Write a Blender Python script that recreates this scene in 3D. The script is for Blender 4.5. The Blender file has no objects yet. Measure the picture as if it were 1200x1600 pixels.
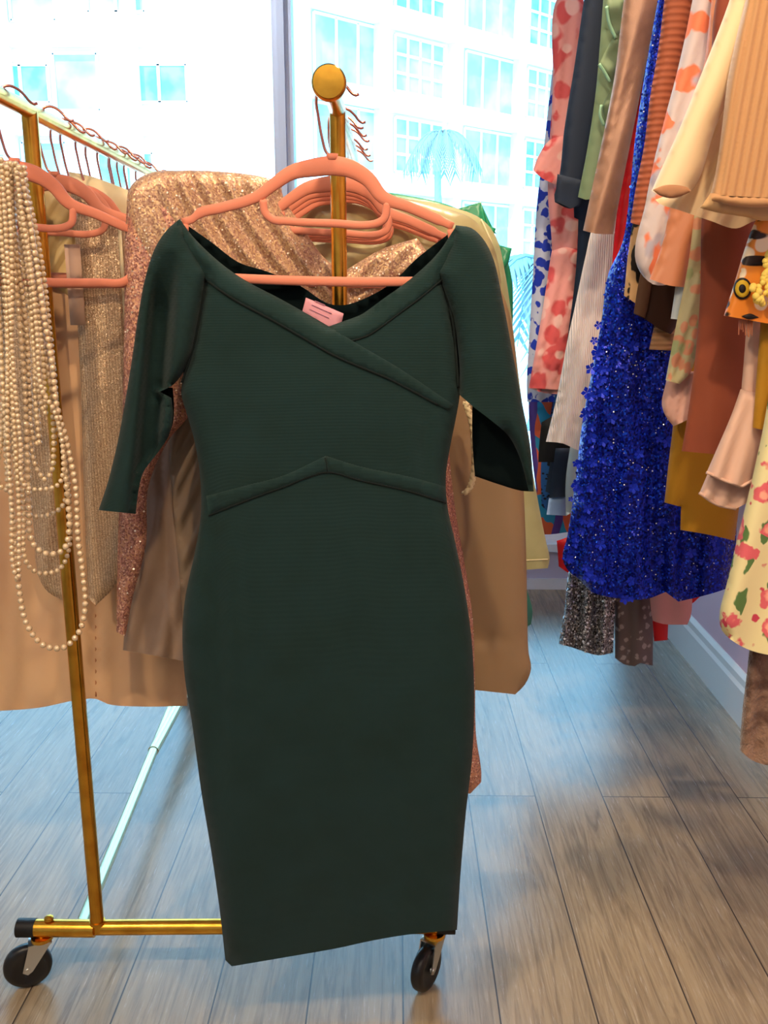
import bpy, math, random
import numpy as np
from mathutils import Vector, Matrix
from mathutils.geometry import delaunay_2d_cdt
random.seed(7)
SC = bpy.context.scene
COL = SC.collection

# ------------------------------------------------------------------ camera
F_PX, CAM_H = 1410.0, 1.30
PITCH, YAW = math.radians(13.28), math.radians(0.80)
cd = bpy.data.cameras.new('camera')
cd.sensor_fit = 'HORIZONTAL'; cd.sensor_width = 36.0; cd.lens = 36.0 * F_PX / 1200.0
cd.clip_end = 300; cd.clip_start = 0.02
cam = bpy.data.objects.new('camera', cd); COL.objects.link(cam)
cam.location = (0, 0, CAM_H)
cam.rotation_euler = (math.pi/2 - PITCH, 0, YAW)
SC.camera = cam

# ------------------------------------------------------------------ colour management, world
SC.view_settings.view_transform = 'Standard'
SC.view_settings.look = 'None'
SC.view_settings.gamma = 1.0
SC.view_settings.use_curve_mapping = False
SC.view_settings.exposure = 0.0
SC.cycles.use_denoising = True
SC.cycles.max_bounces = 8
SC.cycles.transparent_max_bounces = 12
SC.cycles.sample_clamp_indirect = 6.0
SC.cycles.caustics_reflective = False
SC.cycles.caustics_refractive = False
w = bpy.data.worlds.new('sky'); SC.world = w; w.use_nodes = True
bgn = w.node_tree.nodes['Background']
bgn.inputs['Color'].default_value = (0.38, 0.68, 1.0, 1); bgn.inputs['Strength'].default_value = 6.6

def lamp(name, kind, loc, energy, color, rot=(0, 0, 0), **kw):
    l = bpy.data.lights.new(name, kind); l.energy = energy; l.color = color
    for k, v in kw.items(): setattr(l, k, v)
    o = bpy.data.objects.new(name, l); COL.objects.link(o); o.location = loc; o.rotation_euler = rot
    return o
# sun stands high behind the shop, it only reaches the buildings across the street
lamp('sun', 'SUN', (0, -5, 20), 4.2, (1.0, 0.97, 0.93), (math.radians(52), 0, math.radians(-22)), angle=math.radians(0.5))
# sky portal in the window opening
p = lamp('window_portal', 'AREA', (-0.95, 4.06, 1.62), 1.0, (1, 1, 1), (math.radians(-90), 0, 0), shape='RECTANGLE', size=4.0, size_y=2.7)
p.data.cycles.is_portal = True
WARM = (1.0, 0.76, 0.50)
def spot(x, y, z, tx, ty, tz, e, r=0.05, ang=95, c=WARM):
    d = Vector((tx-x, ty-y, tz-z))
    o = lamp('spot_light', 'SPOT', (x, y, z), e, c, shadow_soft_size=r, spot_size=math.radians(ang), spot_blend=0.6)
    o.rotation_euler = d.to_track_quat('-Z', 'Y').to_euler()
    return o
spot(0.25, -0.10, 2.82, 0.15, 1.3, 0.1, 98)
spot(-1.25, -0.15, 2.82, -0.7, 1.5, 0.8, 95)
spot(0.35, 2.35, 2.82, 0.3, 1.7, 0.0, 85, ang=75)
spot(0.20, 0.65, 2.82, 0.95, 1.9, 0.9, 62)
mullion_fill = spot(-0.95, 3.35, 2.85, float(-0.52), 3.98, 1.9, 26, ang=70, c=(0.85, 0.90, 1.0))  # added cool fill that lifts the window mullion, no fixture there
lamp('room_fill_light', 'AREA', (-0.6, -1.2, 2.85), 40, (1.0, 0.84, 0.68), (math.radians(18), 0, 0), shape='RECTANGLE', size=3.0, size_y=1.6)  # added broad fill for the room's base brightness, not an actual panel

# ------------------------------------------------------------------ projection helpers
ca, sa, cp, sp = math.cos(YAW), math.sin(YAW), math.cos(PITCH), math.sin(PITCH)
Rv = np.array([ca, sa, 0.0]); F0 = np.array([-sa, ca, 0.0]); Zv = np.array([0, 0, 1.0])
Fv = F0*cp - Zv*sp; Uv = F0*sp + Zv*cp; CP = np.array([0, 0, CAM_H])
def P(x, y, Y):
    x = np.asarray(x, float); y = np.asarray(y, float); Y = np.asarray(Y, float)
    ray = Fv + ((x-600)/F_PX)[..., None]*Rv - ((y-800)/F_PX)[..., None]*Uv
    return CP + ray*(Y/ray[..., 1])[..., None]
def P1(x, y, Y): return tuple(P(x, y, Y))
def Q(pt):
    d = np.array(pt, float) - CP
    zc = d@Fv
    return (600 + F_PX*(d@Rv)/zc, 800 - F_PX*(d@Uv)/zc)
def QX(X, y, Y):
    wv = (y-800)/F_PX
    u = (Y*(Fv[0]-Uv[0]*wv) - X*(Fv[1]-Uv[1]*wv))/(X*Rv[1]-Y*Rv[0])
    return 600 + F_PX*u
def mpp(x, y, Y):      # metres per pixel at a place
    return float(np.linalg.norm(P(x+1, y, Y)-P(x, y, Y)))

# ------------------------------------------------------------------ materials
def lin(c):
    return tuple(((v/255)/12.92 if v/255 <= 0.04045 else ((v/255+0.055)/1.055)**2.4) for v in c) + (1,)
class M:
    def __init__(s, name, col=(200, 200, 200), rough=0.8, metal=0.0, sheen=0.0, spec=0.3, alpha=None):
        s.m = bpy.data.materials.new(name); s.m.use_nodes = True
        s.nt = s.m.node_tree; s.b = s.nt.nodes['Principled BSDF']
        s.set('Base Color', lin(col)); s.set('Roughness', rough); s.set('Metallic', metal)
        s.set('Specular IOR Level', spec)
        if sheen: s.set('Sheen Weight', sheen); s.set('Sheen Roughness', 0.4)
        if alpha is not None: s.set('Alpha', alpha)
        s.col = s.n('ShaderNodeRGB'); s.col.outputs[0].default_value = lin(col); s.c = s.col.outputs[0]
        s.link(s.c, s.b.inputs['Base Color'])
        tc = s.n('ShaderNodeTexCoord'); s.obj = tc.outputs['Object']; s.h = None
    def n(s, t, **kw):
        k = s.nt.nodes.new(t)
        for a, v in kw.items(): setattr(k, a, v)
        return k
    def set(s, k, v): s.b.inputs[k].default_value = v
    def link(s, a, b): s.nt.links.new(a, b)
    def mapv(s, scale=(1, 1, 1), rot=(0, 0, 0), loc=(0, 0, 0), src=None):
        k = s.n('ShaderNodeMapping'); k.inputs['Scale'].default_value = scale
        k.inputs['Rotation'].default_value = rot; k.inputs['Location'].default_value = loc
        s.link(src or s.obj, k.inputs['Vector']); return k.outputs[0]
    def math(s, op, a, b=None, c=None):
        k = s.n('ShaderNodeMath', operation=op)
        for i, v in enumerate((a, b, c)):
            if v is None: continue
            if isinstance(v, (int, float)): k.inputs[i].default_value = v
            else: s.link(v, k.inputs[i])
        return k.outputs[0]
    def noise(s, scale, detail=2, rough=0.5, vec=None, dist=0.0):
        k = s.n('ShaderNodeTexNoise'); k.inputs['Scale'].default_value = scale
        k.inputs['Detail'].default_value = detail; k.inputs['Roughness'].default_value = rough
        k.inputs['Distortion'].default_value = dist
        s.link(vec or s.obj, k.inputs['Vector']); return k.outputs['Fac']
    def sub(s, v, lo, hi):
        k = s.n('ShaderNodeMapRange'); k.clamp = True
        s.link(v, k.inputs[0]); k.inputs[1].default_value = lo; k.inputs[2].default_value = hi
        return k.outputs[0]
    def mix(s, fac, col2):
        k = s.n('ShaderNodeMix', data_type='RGBA')
        if isinstance(fac, (int, float)): k.inputs[0].default_value = fac
        else: s.link(fac, k.inputs[0])
        s.link(s.c, k.inputs[6])
        if isinstance(col2, tuple): k.inputs[7].default_value = lin(col2)
        else: s.link(col2, k.inputs[7])
        s.c = k.outputs[2]; s.link(s.c, s.b.inputs['Base Color']); return s
    def bump(s, h, dist=0.002, strength=0.6):
        k = s.n('ShaderNodeBump'); k.inputs['Distance'].default_value = dist; k.inputs['Strength'].default_value = strength
        s.link(h, k.inputs['Height'])
        if s.h is not None: s.link(s.h, k.inputs['Normal'])
        s.h = k.outputs[0]; s.link(s.h, s.b.inputs['Normal']); return s
    def mottle(s, scale, col2, lo=0.4, hi=0.65, detail=3, vec=None, dist=0.0):
        return s.mix(s.sub(s.noise(scale, detail, vec=vec, dist=dist), lo, hi), col2)
    def weave(s, f=900, dist=0.0006):
        a = s.n('ShaderNodeTexWave', wave_type='BANDS', bands_direction='X'); a.inputs['Scale'].default_value = f/6.28
        b = s.n('ShaderNodeTexWave', wave_type='BANDS', bands_direction='Z'); b.inputs['Scale'].default_value = f/6.28
        s.link(s.obj, a.inputs[0]); s.link(s.obj, b.inputs[0])
        return s.bump(s.math('ADD', a.outputs[1], b.outputs[1]), dist, 0.5)
    def wave(s, f, direction='X', dist=0.0, dscale=1.0, vec=None, detail=2.0):
        a = s.n('ShaderNodeTexWave', wave_type='BANDS', bands_direction=direction)
        a.inputs['Scale'].default_value = f; a.inputs['Distortion'].default_value = dist
        a.inputs['Detail Scale'].default_value = dscale; a.inputs['Detail'].default_value = detail
        s.link(vec or s.obj, a.inputs[0]); return a.outputs[1]
    def rib(s, f, col2, direction='X', amt=0.6, dist=0.002):
        wv = s.wave(f, direction)
        s.mix(s.math('MULTIPLY', s.math('SUBTRACT', 1.0, wv), amt), col2)
        return s.bump(wv, dist, 0.8)
    def spots(s, scale, col2, th, warp=0.5, wscale=None, loc=(0, 0, 0), squash=(1, 1, 1), soft=0.04, thin=None):
        v = s.mapv(scale=squash, loc=loc)
        k = s.n('ShaderNodeTexVoronoi'); k.inputs['Scale'].default_value = scale; s.link(v, k.inputs['Vector'])
        d = s.math('ADD', k.outputs['Distance'], s.math('MULTIPLY', s.math('SUBTRACT', s.noise(wscale or scale*3, 2, vec=v), 0.5), warp))
        f = s.math('SUBTRACT', 1.0, s.sub(d, th-soft, th+soft))
        if thin is not None:     # keep only some of the cells
            sep = s.n('ShaderNodeSeparateColor'); s.link(k.outputs['Color'], sep.inputs[0])
            f = s.math('MULTIPLY', f, s.math('GREATER_THAN', sep.outputs[0], thin))
        return s.mix(f, col2)
    def sequin(s, scale, tilt=0.5, cols=None, rough=0.25, metal=0.8):
        k = s.n('ShaderNodeTexVoronoi'); k.inputs['Scale'].default_value = scale; s.link(s.obj, k.inputs['Vector'])
        g = s.n('ShaderNodeNewGeometry')
        sb = s.n('ShaderNodeVectorMath', operation='SUBTRACT'); s.link(k.outputs['Color'], sb.inputs[0]); sb.inputs[1].default_value = (0.5, 0.5, 0.5)
        sc = s.n('ShaderNodeVectorMath', operation='SCALE'); s.link(sb.outputs[0], sc.inputs[0]); sc.inputs['Scale'].default_value = tilt*2
        ad = s.n('ShaderNodeVectorMath', operation='ADD'); s.link(sc.outputs[0], ad.inputs[0]); s.link(g.outputs['Normal'], ad.inputs[1])
        nm = s.n('ShaderNodeVectorMath', operation='NORMALIZE'); s.link(ad.outputs[0], nm.inputs[0])
        s.link(nm.outputs[0], s.b.inputs['Normal'])
        sep = s.n('ShaderNodeSeparateColor'); s.link(k.outputs['Color'], sep.inputs[0])
        for i, (c2, th) in enumerate(cols or []):
            s.mix(s.math('GREATER_THAN', sep.outputs[i % 3], th), c2)
        s.set('Metallic', metal); s.set('Roughness', rough); return s

# ------------------------------------------------------------------ mesh helpers
WLOC = {}
class MB:
    def __init__(s): s.v = []; s.f = []
    def add(s, vs, fs):
        o = len(s.v); s.v += [tuple(map(float, p)) for p in vs]; s.f += [tuple(i+o for i in f) for f in fs]; return s
    def tube(s, pts, r, seg=10, flat=1.0, up=(0, 1, 0), cap=True):
        """sweep an ellipse; flat scales the radius along `up`"""
        pts = [Vector(p) for p in pts]; n = len(pts)
        rs = r if isinstance(r, (list, tuple)) else [r]*n
        upv = Vector(up); vs = []; fs = []
        for i, p in enumerate(pts):
            t = (pts[min(i+1, n-1)] - pts[max(i-1, 0)]).normalized()
            a = t.cross(upv)
            if a.length < 1e-4: a = t.cross(Vector((1, 0, 0)))
            a.normalize(); b = a.cross(t).normalized()
            for k in range(seg):
                th = 2*math.pi*k/seg
                vs.append(p + a*math.cos(th)*rs[i] + b*math.sin(th)*rs[i]*flat)
        for i in range(n-1):
            for k in range(seg):
                k2 = (k+1) % seg
                fs.append((i*seg+k, i*seg+k2, (i+1)*seg+k2, (i+1)*seg+k))
        if cap: fs.append(tuple(range(seg))[::-1]); fs.append(tuple((n-1)*seg+k for k in range(seg)))
        return s.add(vs, fs)
    def box(s, lo, hi):
        x0, y0, z0 = lo; x1, y1, z1 = hi
        return s.add([(x0,y0,z0),(x1,y0,z0),(x1,y1,z0),(x0,y1,z0),(x0,y0,z1),(x1,y0,z1),(x1,y1,z1),(x0,y1,z1)],
                     [(0,3,2,1),(4,5,6,7),(0,1,5,4),(1,2,6,5),(2,3,7,6),(3,0,4,7)])
    def lathe(s, c, prof, axis=(0, 0, 1), seg=24):
        """prof: list of (radius, height along axis)"""
        ax = Vector(axis).normalized(); a = ax.orthogonal().normalized(); b = ax.cross(a); c = Vector(c)
        vs = []; fs = []
        for (r, h) in prof:
            for k in range(seg):
                th = 2*math.pi*k/seg; vs.append(c + ax*h + (a*math.cos(th)+b*math.sin(th))*r)
        for i in range(len(prof)-1):
            for k in range(seg):
                k2 = (k+1) % seg; fs.append((i*seg+k, i*seg+k2, (i+1)*seg+k2, (i+1)*seg+k))
        fs.append(tuple(range(seg))[::-1]); fs.append(tuple((len(prof)-1)*seg+k for k in range(seg)))
        return s.add(vs, fs)
    def sphere(s, c, r, nu=8, nv=6):
        vs = [(c[0], c[1], c[2]+r)]; fs = []
        for j in range(1, nv):
            ph = math.pi*j/nv
            for i in range(nu):
                th = 2*math.pi*i/nu
                vs.append((c[0]+r*math.sin(ph)*math.cos(th), c[1]+r*math.sin(ph)*math.sin(th), c[2]+r*math.cos(ph)))
        vs.append((c[0], c[1], c[2]-r)); L = len(vs)-1
        for i in range(nu):
            fs.append((0, 1+i, 1+(i+1) % nu))
            fs.append((L, L-nu+(i+1) % nu, L-nu+i))
            for j in range(nv-2):
                a = 1+j*nu
                fs.append((a+i, a+nu+i, a+nu+(i+1) % nu, a+(i+1) % nu))
        return s.add(vs, fs)
    def build(s, name, mat, parent=None, smooth=True, origin=None, kind=None, label=None, angle=None):
        me = bpy.data.meshes.new(name)
        A = np.array(s.v)
        if origin is None:
            origin = ((A[:, 0].min()+A[:, 0].max())/2, (A[:, 1].min()+A[:, 1].max())/2, A[:, 2].min())
        if parent is not None: origin = WLOC[parent.name]
        A = A - np.array(origin)
        me.from_pydata([tuple(r) for r in A], [], s.f)
        me.materials.append(mat.m if isinstance(mat, M) else mat)
        me.update()
        if smooth:
            me.polygons.foreach_set('use_smooth', [True]*len(me.polygons))
        if smooth and angle is not None:
            try: me.set_sharp_from_angle(angle=math.radians(angle))
            except Exception: pass
        o = bpy.data.objects.new(name, me); COL.objects.link(o)
        if parent is not None: o.parent = parent; WLOC[o.name] = tuple(origin)
        else: o.location = origin; WLOC[o.name] = tuple(origin)
        if kind: o['kind'] = kind
        if label: o['label'] = label
        return o
def tag(o, label, cat, group=None, kind=None):
    o['label'] = label; o['category'] = cat
    if group: o['group'] = group
    if kind: o['kind'] = kind
    return o
def thing(name, label, cat, loc, group=None):
    o = bpy.data.objects.new(name, None); COL.objects.link(o); o.location = loc; o.empty_display_size = 0.05
    WLOC[o.name] = tuple(loc); return tag(o, label, cat, group)
def copy_tree(o, loc, rotz=0, label=None, group=None):
    r = o.copy(); COL.objects.link(r); r.location = loc; r.rotation_euler = (0, 0, rotz); WLOC[r.name] = tuple(loc)
    if label: r['label'] = label
    if group: r['group'] = group
    def rec(src, dst):
        for ch in list(src.children):
            c = ch.copy(); COL.objects.link(c); c.parent = dst; rec(ch, c)
    rec(o, r)
    return r

def crom(pts, closed=False, step=8.0, sharp=40):
    """Catmull-Rom through pixel points; corners sharper than `sharp` degrees stay corners"""
    P_ = [np.array(p, float) for p in pts]; n = len(P_); out = []
    rng = range(n if closed else n-1)
    def tang(i):
        if not closed and (i == 0 or i == n-1): return None
        a = P_[i]-P_[i-1]; b = P_[(i+1) % n]-P_[i]
        la, lb = np.linalg.norm(a)+1e-9, np.linalg.norm(b)+1e-9
        ang = math.degrees(math.acos(max(-1, min(1, float(a@b)/(la*lb)))))
        if ang > sharp: return None
        return (a/la+b/lb)/2
    for i in rng:
        p0, p1 = P_[i], P_[(i+1) % n]; L = np.linalg.norm(p1-p0)
        t0, t1 = tang(i), tang((i+1) % n); d = (p1-p0)
        m0 = d if t0 is None else t0*L; m1 = d if t1 is None else t1*L
        k = max(1, int(round(L/step)))
        for j in range(k):
            t = j/k
            out.append((2*t**3-3*t**2+1)*p0 + (t**3-2*t**2+t)*m0 + (-2*t**3+3*t**2)*p1 + (t**3-t**2)*m1)
    if not closed: out.append(P_[-1])
    return np.array(out)
def inside(px, py, poly):
    r = np.zeros(px.shape, bool); n = len(poly)
    for i in range(n):
        x0, y0 = poly[i]; x1, y1 = poly[(i+1) % n]
        if y0 == y1: continue
        c = (y0 > py) != (y1 > py)
        r ^= c & (px < (x1-x0)*(py-y0)/(y1-y0)+x0)
    return r
def segdist(px, py, a, b):
    d = np.full(px.shape, 1e9)
    for p, q in zip(a, b):
        v = q-p; L = float(v@v)+1e-9
        t = np.clip(((px-p[0])*v[0]+(py-p[1])*v[1])/L, 0, 1)
        d = np.minimum(d, np.hypot(px-(p[0]+t*v[0]), py-(p[1]+t*v[1])))
    return d

class Cloth:
    """hollow hanging cloth: a front and a back sheet bulging away from the hanging plane, joined along the
    sides, open along the hem"""
    def __init__(s, poly, Y, th=0.02, R=40, folds=(), fn=None, tilt=0.0, res=9, hem_open=True, sharp=40, back=1.0):
        s.poly = crom(poly, True, res, sharp); s.Y = Y; s.th = th; s.R = R; s.folds = folds; s.fn = fn
        s.tilt = tilt; s.res = res; s.back = back
        s.y0, s.y1 = s.poly[:, 1].min(), s.poly[:, 1].max(); s.xc = s.poly[:, 0].mean()
        q = s.poly; nx = np.roll(q, -1, 0)
        area = 0.5*np.sum(q[:, 0]*nx[:, 1]-nx[:, 0]*q[:, 1])
        s.open = []
        for a, b in zip(q, nx):
            d = b-a; nrm = np.array([d[1], -d[0]])*(1 if area > 0 else -1)
            s.open.append(hem_open and nrm[1] > abs(nrm[0])*1.0)
        s.open = np.array(s.open)
        s.a, s.b = q[~s.open], nx[~s.open]
    def base(s, x, y):
        Yb = s.Y(x, y) if callable(s.Y) else s.Y + 0*x
        return Yb + s.tilt*(x-s.xc)
    def fold(s, x, y):
        t = np.clip((y-s.y0)/(s.y1-s.y0), 0, 1); o = 0*x
        for (amp, per, ph, sl, pw) in s.folds:
            arg = 2*math.pi*(x+sl*(y-s.y0))/per+ph
            o = o + amp*t**pw*(np.sin(arg+0.5*np.sin(arg*0.37+ph)))
        if s.fn: o = o + s.fn(x, y)
        return o
    def depth(s, x, y, side=-1):
        x = np.atleast_1d(np.asarray(x, float)); y = np.atleast_1d(np.asarray(y, float))
        d = segdist(x, y, s.a, s.b); u = 1-np.clip(d/s.R, 0, 1)
        f = np.sqrt(np.clip(1-u*u, 0, 1))
        return s.base(x, y) + side*s.th*f*(s.back if side > 0 else 1) - s.fold(x, y)*np.clip(d/(s.R*0.3), 0, 1)
    def mb(s, mb=None):
        mb = mb or MB(); n = len(s.poly)
        xs = np.arange(s.poly[:, 0].min(), s.poly[:, 0].max(), s.res)
        ys = np.arange(s.y0, s.y1, s.res*0.87)
        g = [(x+(s.res/2 if j % 2 else 0), y) for j, y in enumerate(ys) for x in xs]
        g = np.array(g); k = inside(g[:, 0], g[:, 1], s.poly); g = g[k]
        if len(g):
            d = segdist(g[:, 0], g[:, 1], s.poly, np.roll(s.poly, -1, 0)); g = g[d > s.res*0.55]
        pts = np.vstack([s.poly, g]) if len(g) else s.poly
        V, E, Fc, *_ = delaunay_2d_cdt([Vector(p) for p in pts], [], [list(range(n))], 1, 1e-5)
        V = np.array([(v.x, v.y) for v in V]); N = len(V)
        fy = s.depth(V[:, 0], V[:, 1], -1); by = s.depth(V[:, 0], V[:, 1], 1)
        fr = P(V[:, 0], V[:, 1], fy); bk = P(V[:, 0], V[:, 1], by)
        fs = []; cnt = {}
        for f in Fc:
            a, b, c = f
            ar = (V[b]-V[a])[0]*(V[c]-V[a])[1]-(V[b]-V[a])[1]*(V[c]-V[a])[0]
            f = (a, b, c) if ar < 0 else (a, c, b)
            fs.append(f)
            for i in range(3):
                e = (f[i], f[(i+1) % 3]); cnt[e] = 1
        out = [tuple(f) for f in fs] + [tuple(i+N for i in f[::-1]) for f in fs]
        oa, ob = s.poly[s.open], np.roll(s.poly, -1, 0)[s.open]
        for (a, b) in cnt:
            if (b, a) in cnt: continue
            m = (V[a]+V[b])/2
            if len(oa) and segdist(np.array([m[0]]), np.array([m[1]]), oa, ob)[0] < 0.05: continue
            out.append((b, a, a+N, b+N))
        vs = np.vstack([fr, bk])
        return mb.add([tuple(r) for r in vs], out)
    def line(s, pts, eps=0.001, step=6):
        q = crom(pts, False, step); d = s.depth(q[:, 0], q[:, 1])-eps
        return [tuple(r) for r in P(q[:, 0], q[:, 1], d)]
    def on(s, eps=0.002): return lambda x, y: s.depth(x, y)-eps
def strip(mb, cloth, pts, wpx, eps=0.0015, flat=0.5):
    q = cloth.line(pts, eps); r = mpp(pts[0][0], pts[0][1], 1.4)*wpx/2 if not callable(cloth.Y) else 0.001*wpx/2
    return mb.tube(q, r, 8, flat)
def offset_band(inner, wd):
    """polygon of a band of width wd px lying to the right-hand side of a polyline"""
    q = crom(inner, False, 12); t = np.gradient(q, axis=0); t /= np.linalg.norm(t, axis=1)[:, None]
    nrm = np.stack([-t[:, 1], t[:, 0]], 1)
    return [tuple(p) for p in q] + [tuple(p) for p in (q+nrm*wd)[::-1]]

def scatter(mb, cloth, n, size, region=None, tilt=0.6, eps=0.003, seg=5, side=-1):
    """small loose sequins lying on a cloth"""
    x0, x1 = cloth.poly[:, 0].min(), cloth.poly[:, 0].max(); xs = []; ys = []
    reg = region or (lambda x, y: np.ones(x.shape, bool))
    while len(xs) < n:
        x = np.random.uniform(x0, x1, 400); y = np.random.uniform(cloth.y0, cloth.y1, 400)
        k = inside(x, y, cloth.poly) & reg(x, y); xs += list(x[k]); ys += list(y[k])
    xs, ys = np.array(xs[:n]), np.array(ys[:n])
    C = P(xs, ys, cloth.depth(xs, ys, side)+side*eps)
    for c in C:
        nr = Vector((random.uniform(-tilt, tilt), -1, random.uniform(-tilt, tilt))).normalized()
        a = nr.orthogonal().normalized(); b = nr.cross(a); r = size*random.uniform(0.6, 1.3)
        mb.add([Vector(c)+(a*math.cos(2*math.pi*k/seg)+b*math.sin(2*math.pi*k/seg))*r for k in range(seg)], [tuple(range(seg))])
    return mb
np.random.seed(3)

# ------------------------------------------------------------------ material set
gold = M('brushed gold metal', (226, 168, 62), 0.24, 1.0); gold.mottle(30, (200, 140, 46), 0.4, 0.7)
steel = M('bright zinc', (205, 205, 200), 0.28, 1.0)
roseg = M('rose gold wire', (214, 140, 120), 0.22, 1.0)
blackrub = M('black rubber', (18, 18, 20), 0.35, spec=0.5)
blackpl = M('black plastic cap', (20, 20, 22), 0.5)
salmon = M('salmon velvet plastic', (216, 130, 102), 0.6, sheen=0.3); salmon.bump(salmon.noise(600), 0.0003, 0.3)
green = M('bottle green bandage knit', (32, 54, 53), 0.9, sheen=0.12, spec=0.12); green.rib(260, (27, 46, 46), 'Z', 0.35, 0.0004)
green.mottle(14, (29, 49, 47), 0.4, 0.7)
greend = M('green seam thread', (10, 22, 22), 0.9)
green_shade = M('green knit darkened with painted shade', (8, 20, 22), 0.95, spec=0.1)  # same green knit, the shade inside the dress painted as a darker colour
labelm = M('pink woven label', (214, 150, 160), 0.7)
labelt = M('label thread', (176, 120, 140), 0.7)
pearl = M('ivory pearl', (226, 198, 156), 0.24, 0.12, spec=1.0); pearl.set('Coat Weight', 1.0); pearl.set('Coat Roughness', 0.16)
tagm = M('pale card tag', (214, 176, 152), 0.8)

# ================================================================== THE ROOM
XR, YW, XL, YB, ZC = 1.09, 3.98, -3.2, -2.6, 2.95
def struct(name, mb, mat, smooth=False, label=None):
    o = mb.build(name, mat, None, smooth, origin=(0, 0, 0)); o['kind'] = 'structure'
    if label: o['label'] = label
    return o
fl = M('grey oak vinyl planks', (164, 146, 118), 0.26, spec=0.65)
v = fl.mapv(rot=(0, 0, math.pi/2), loc=(0, 0, 0))
sw = fl.n('ShaderNodeSeparateXYZ'); fl.link(fl.obj, sw.inputs[0])
cb = fl.n('ShaderNodeCombineXYZ'); fl.link(fl.math('ADD', sw.outputs[1], -1.28), cb.inputs[0]); fl.link(fl.math('ADD', sw.outputs[0], -0.556+3.6), cb.inputs[1])
br = fl.n('ShaderNodeTexBrick'); fl.link(cb.outputs[0], br.inputs['Vector'])
br.offset = 0.5; br.offset_frequency = 2; br.inputs['Scale'].default_value = 1.0
br.inputs['Mortar Size'].default_value = 0.0016; br.inputs['Brick Width'].default_value = 1.82; br.inputs['Row Height'].default_value = 0.18
br.inputs['Color1'].default_value = (0.0, 0.0, 0.0, 1); br.inputs['Color2'].default_value = (1, 1, 1, 1); br.inputs['Mortar'].default_value = (0.5, 0.5, 0.5, 1)
br.inputs['Bias'].default_value = 0.0
tone = br.outputs['Color']
gv = fl.n('ShaderNodeCombineXYZ')
tonef = fl.n('ShaderNodeSeparateColor'); fl.link(tone, tonef.inputs[0])
fl.link(fl.math('ADD', fl.math('MULTIPLY', sw.outputs[0], 26.0), fl.math('MULTIPLY', tonef.outputs[0], 37.0)), gv.inputs[0])
fl.link(fl.math('ADD', fl.math('MULTIPLY', sw.outputs[1], 1.7), fl.math('MULTIPLY', tonef.outputs[0], 11.0)), gv.inputs[1])
g1 = fl.noise(1.3, 6, 0.62, vec=gv.outputs[0], dist=2.4)
g2 = fl.noise(7.0, 4, 0.7, vec=gv.outputs[0])
fl.mix(fl.math('MULTIPLY', tonef.outputs[0], 0.45), (140, 126, 106))
fl.mix(fl.math('MULTIPLY', fl.sub(g1, 0.42, 0.68), 0.85), (112, 97, 80))
fl.mix(fl.math('MULTIPLY', fl.sub(g2, 0.5, 0.75), 0.28), (204, 192, 174))
fl.mix(br.outputs['Fac'], (70, 62, 56))
fl.bump(fl.math('SUBTRACT', g2, fl.math('MULTIPLY', br.outputs['Fac'], 3.0)), 0.0008, 0.35)
fl.link(fl.math('ADD', 0.17, fl.math('MULTIPLY', g2, 0.16)), fl.b.inputs['Roughness'])
struct('floor', MB().box((XL, YB, -0.05), (XR+0.1, YW+0.12, 0.0)), fl)
wallm = M('lilac pink wall paint', (226, 196, 216), 0.75); wallm.bump(wallm.noise(120), 0.0006, 0.3)
whitem = M('white painted wall', (236, 232, 230), 0.7)
trimm = M('glossy white trim', (236, 238, 242), 0.35, spec=0.5)
framem = M('pale blue grey window frame', (238, 242, 255), 0.35)
struct('wall_right', MB().box((XR, YB, 0), (XR+0.1, YW+0.12, ZC)), wallm)
struct('wall_left', MB().box((XL-0.1, YB, 0), (XL, YW+0.12, ZC)), whitem)
struct('wall_rear', MB().box((XL, YB-0.1, 0), (XR, YB, ZC)), whitem)
struct('ceiling', MB().box((XL, YB, ZC), (XR+0.1, YW+0.12, ZC+0.1)), whitem)
struct('wall_window_side', MB().box((XL, YW, 0), (XR, YW+0.12, 0.19)).box((XL, YW, 2.93), (XR, YW+0.12, ZC)), M('lavender wall paint', (206, 202, 226), 0.7))
bb = MB(); prof = [(0, 0), (0.018, 0), (0.018, 0.115), (0.012, 0.128), (0.012, 0.150), (0.004, 0.166), (0, 0.166)]
vs = [(XR-a, y, b) for y in (YB, YW) for a, b in prof]; n_ = len(prof)
bb.add(vs, [(i, (i+1) % n_, n_+(i+1) % n_, n_+i) for i in range(n_)])
struct('baseboard_right', bb, trimm)
struct('baseboard_window_side', MB().box((XL, YW-0.014, 0), (XR-0.02, YW, 0.05)), trimm)
wf = MB().box((XL, YW-0.05, 0.19), (XR, YW+0.12, 0.225)).box((XL, YW+0.03, 0.225), (XR, YW+0.09, 0.27))
wf.box((XL, YW+0.03, 2.87), (XR, YW+0.09, 2.93))
struct('trim_1', wf, trimm)
mx = float(P(446, 250, YW+0.03)[0])
struct('trim_2', MB().box((mx-0.04, YW-0.01, 0.225), (mx+0.04, YW+0.11, 2.93)).box((mx-0.018, YW-0.03, 0.225), (mx+0.012, YW-0.01, 2.93)), framem)
struct('trim_3', MB().box((mx-1.95, YW-0.01, 0.225), (mx-1.87, YW+0.11, 2.93)).box((XR-0.04, YW+0.0, 0.225), (XR, YW+0.11, 2.93)), framem)
gl = bpy.data.materials.new('window glass'); gl.use_nodes = True; nt = gl.node_tree; nt.nodes.clear()
o_ = nt.nodes.new('ShaderNodeOutputMaterial'); mx_ = nt.nodes.new('ShaderNodeMixShader'); tr = nt.nodes.new('ShaderNodeBsdfTransparent')
gs = nt.nodes.new('ShaderNodeBsdfGlossy'); lw = nt.nodes.new('ShaderNodeFresnel'); lw.inputs[0].default_value = 1.45
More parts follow.
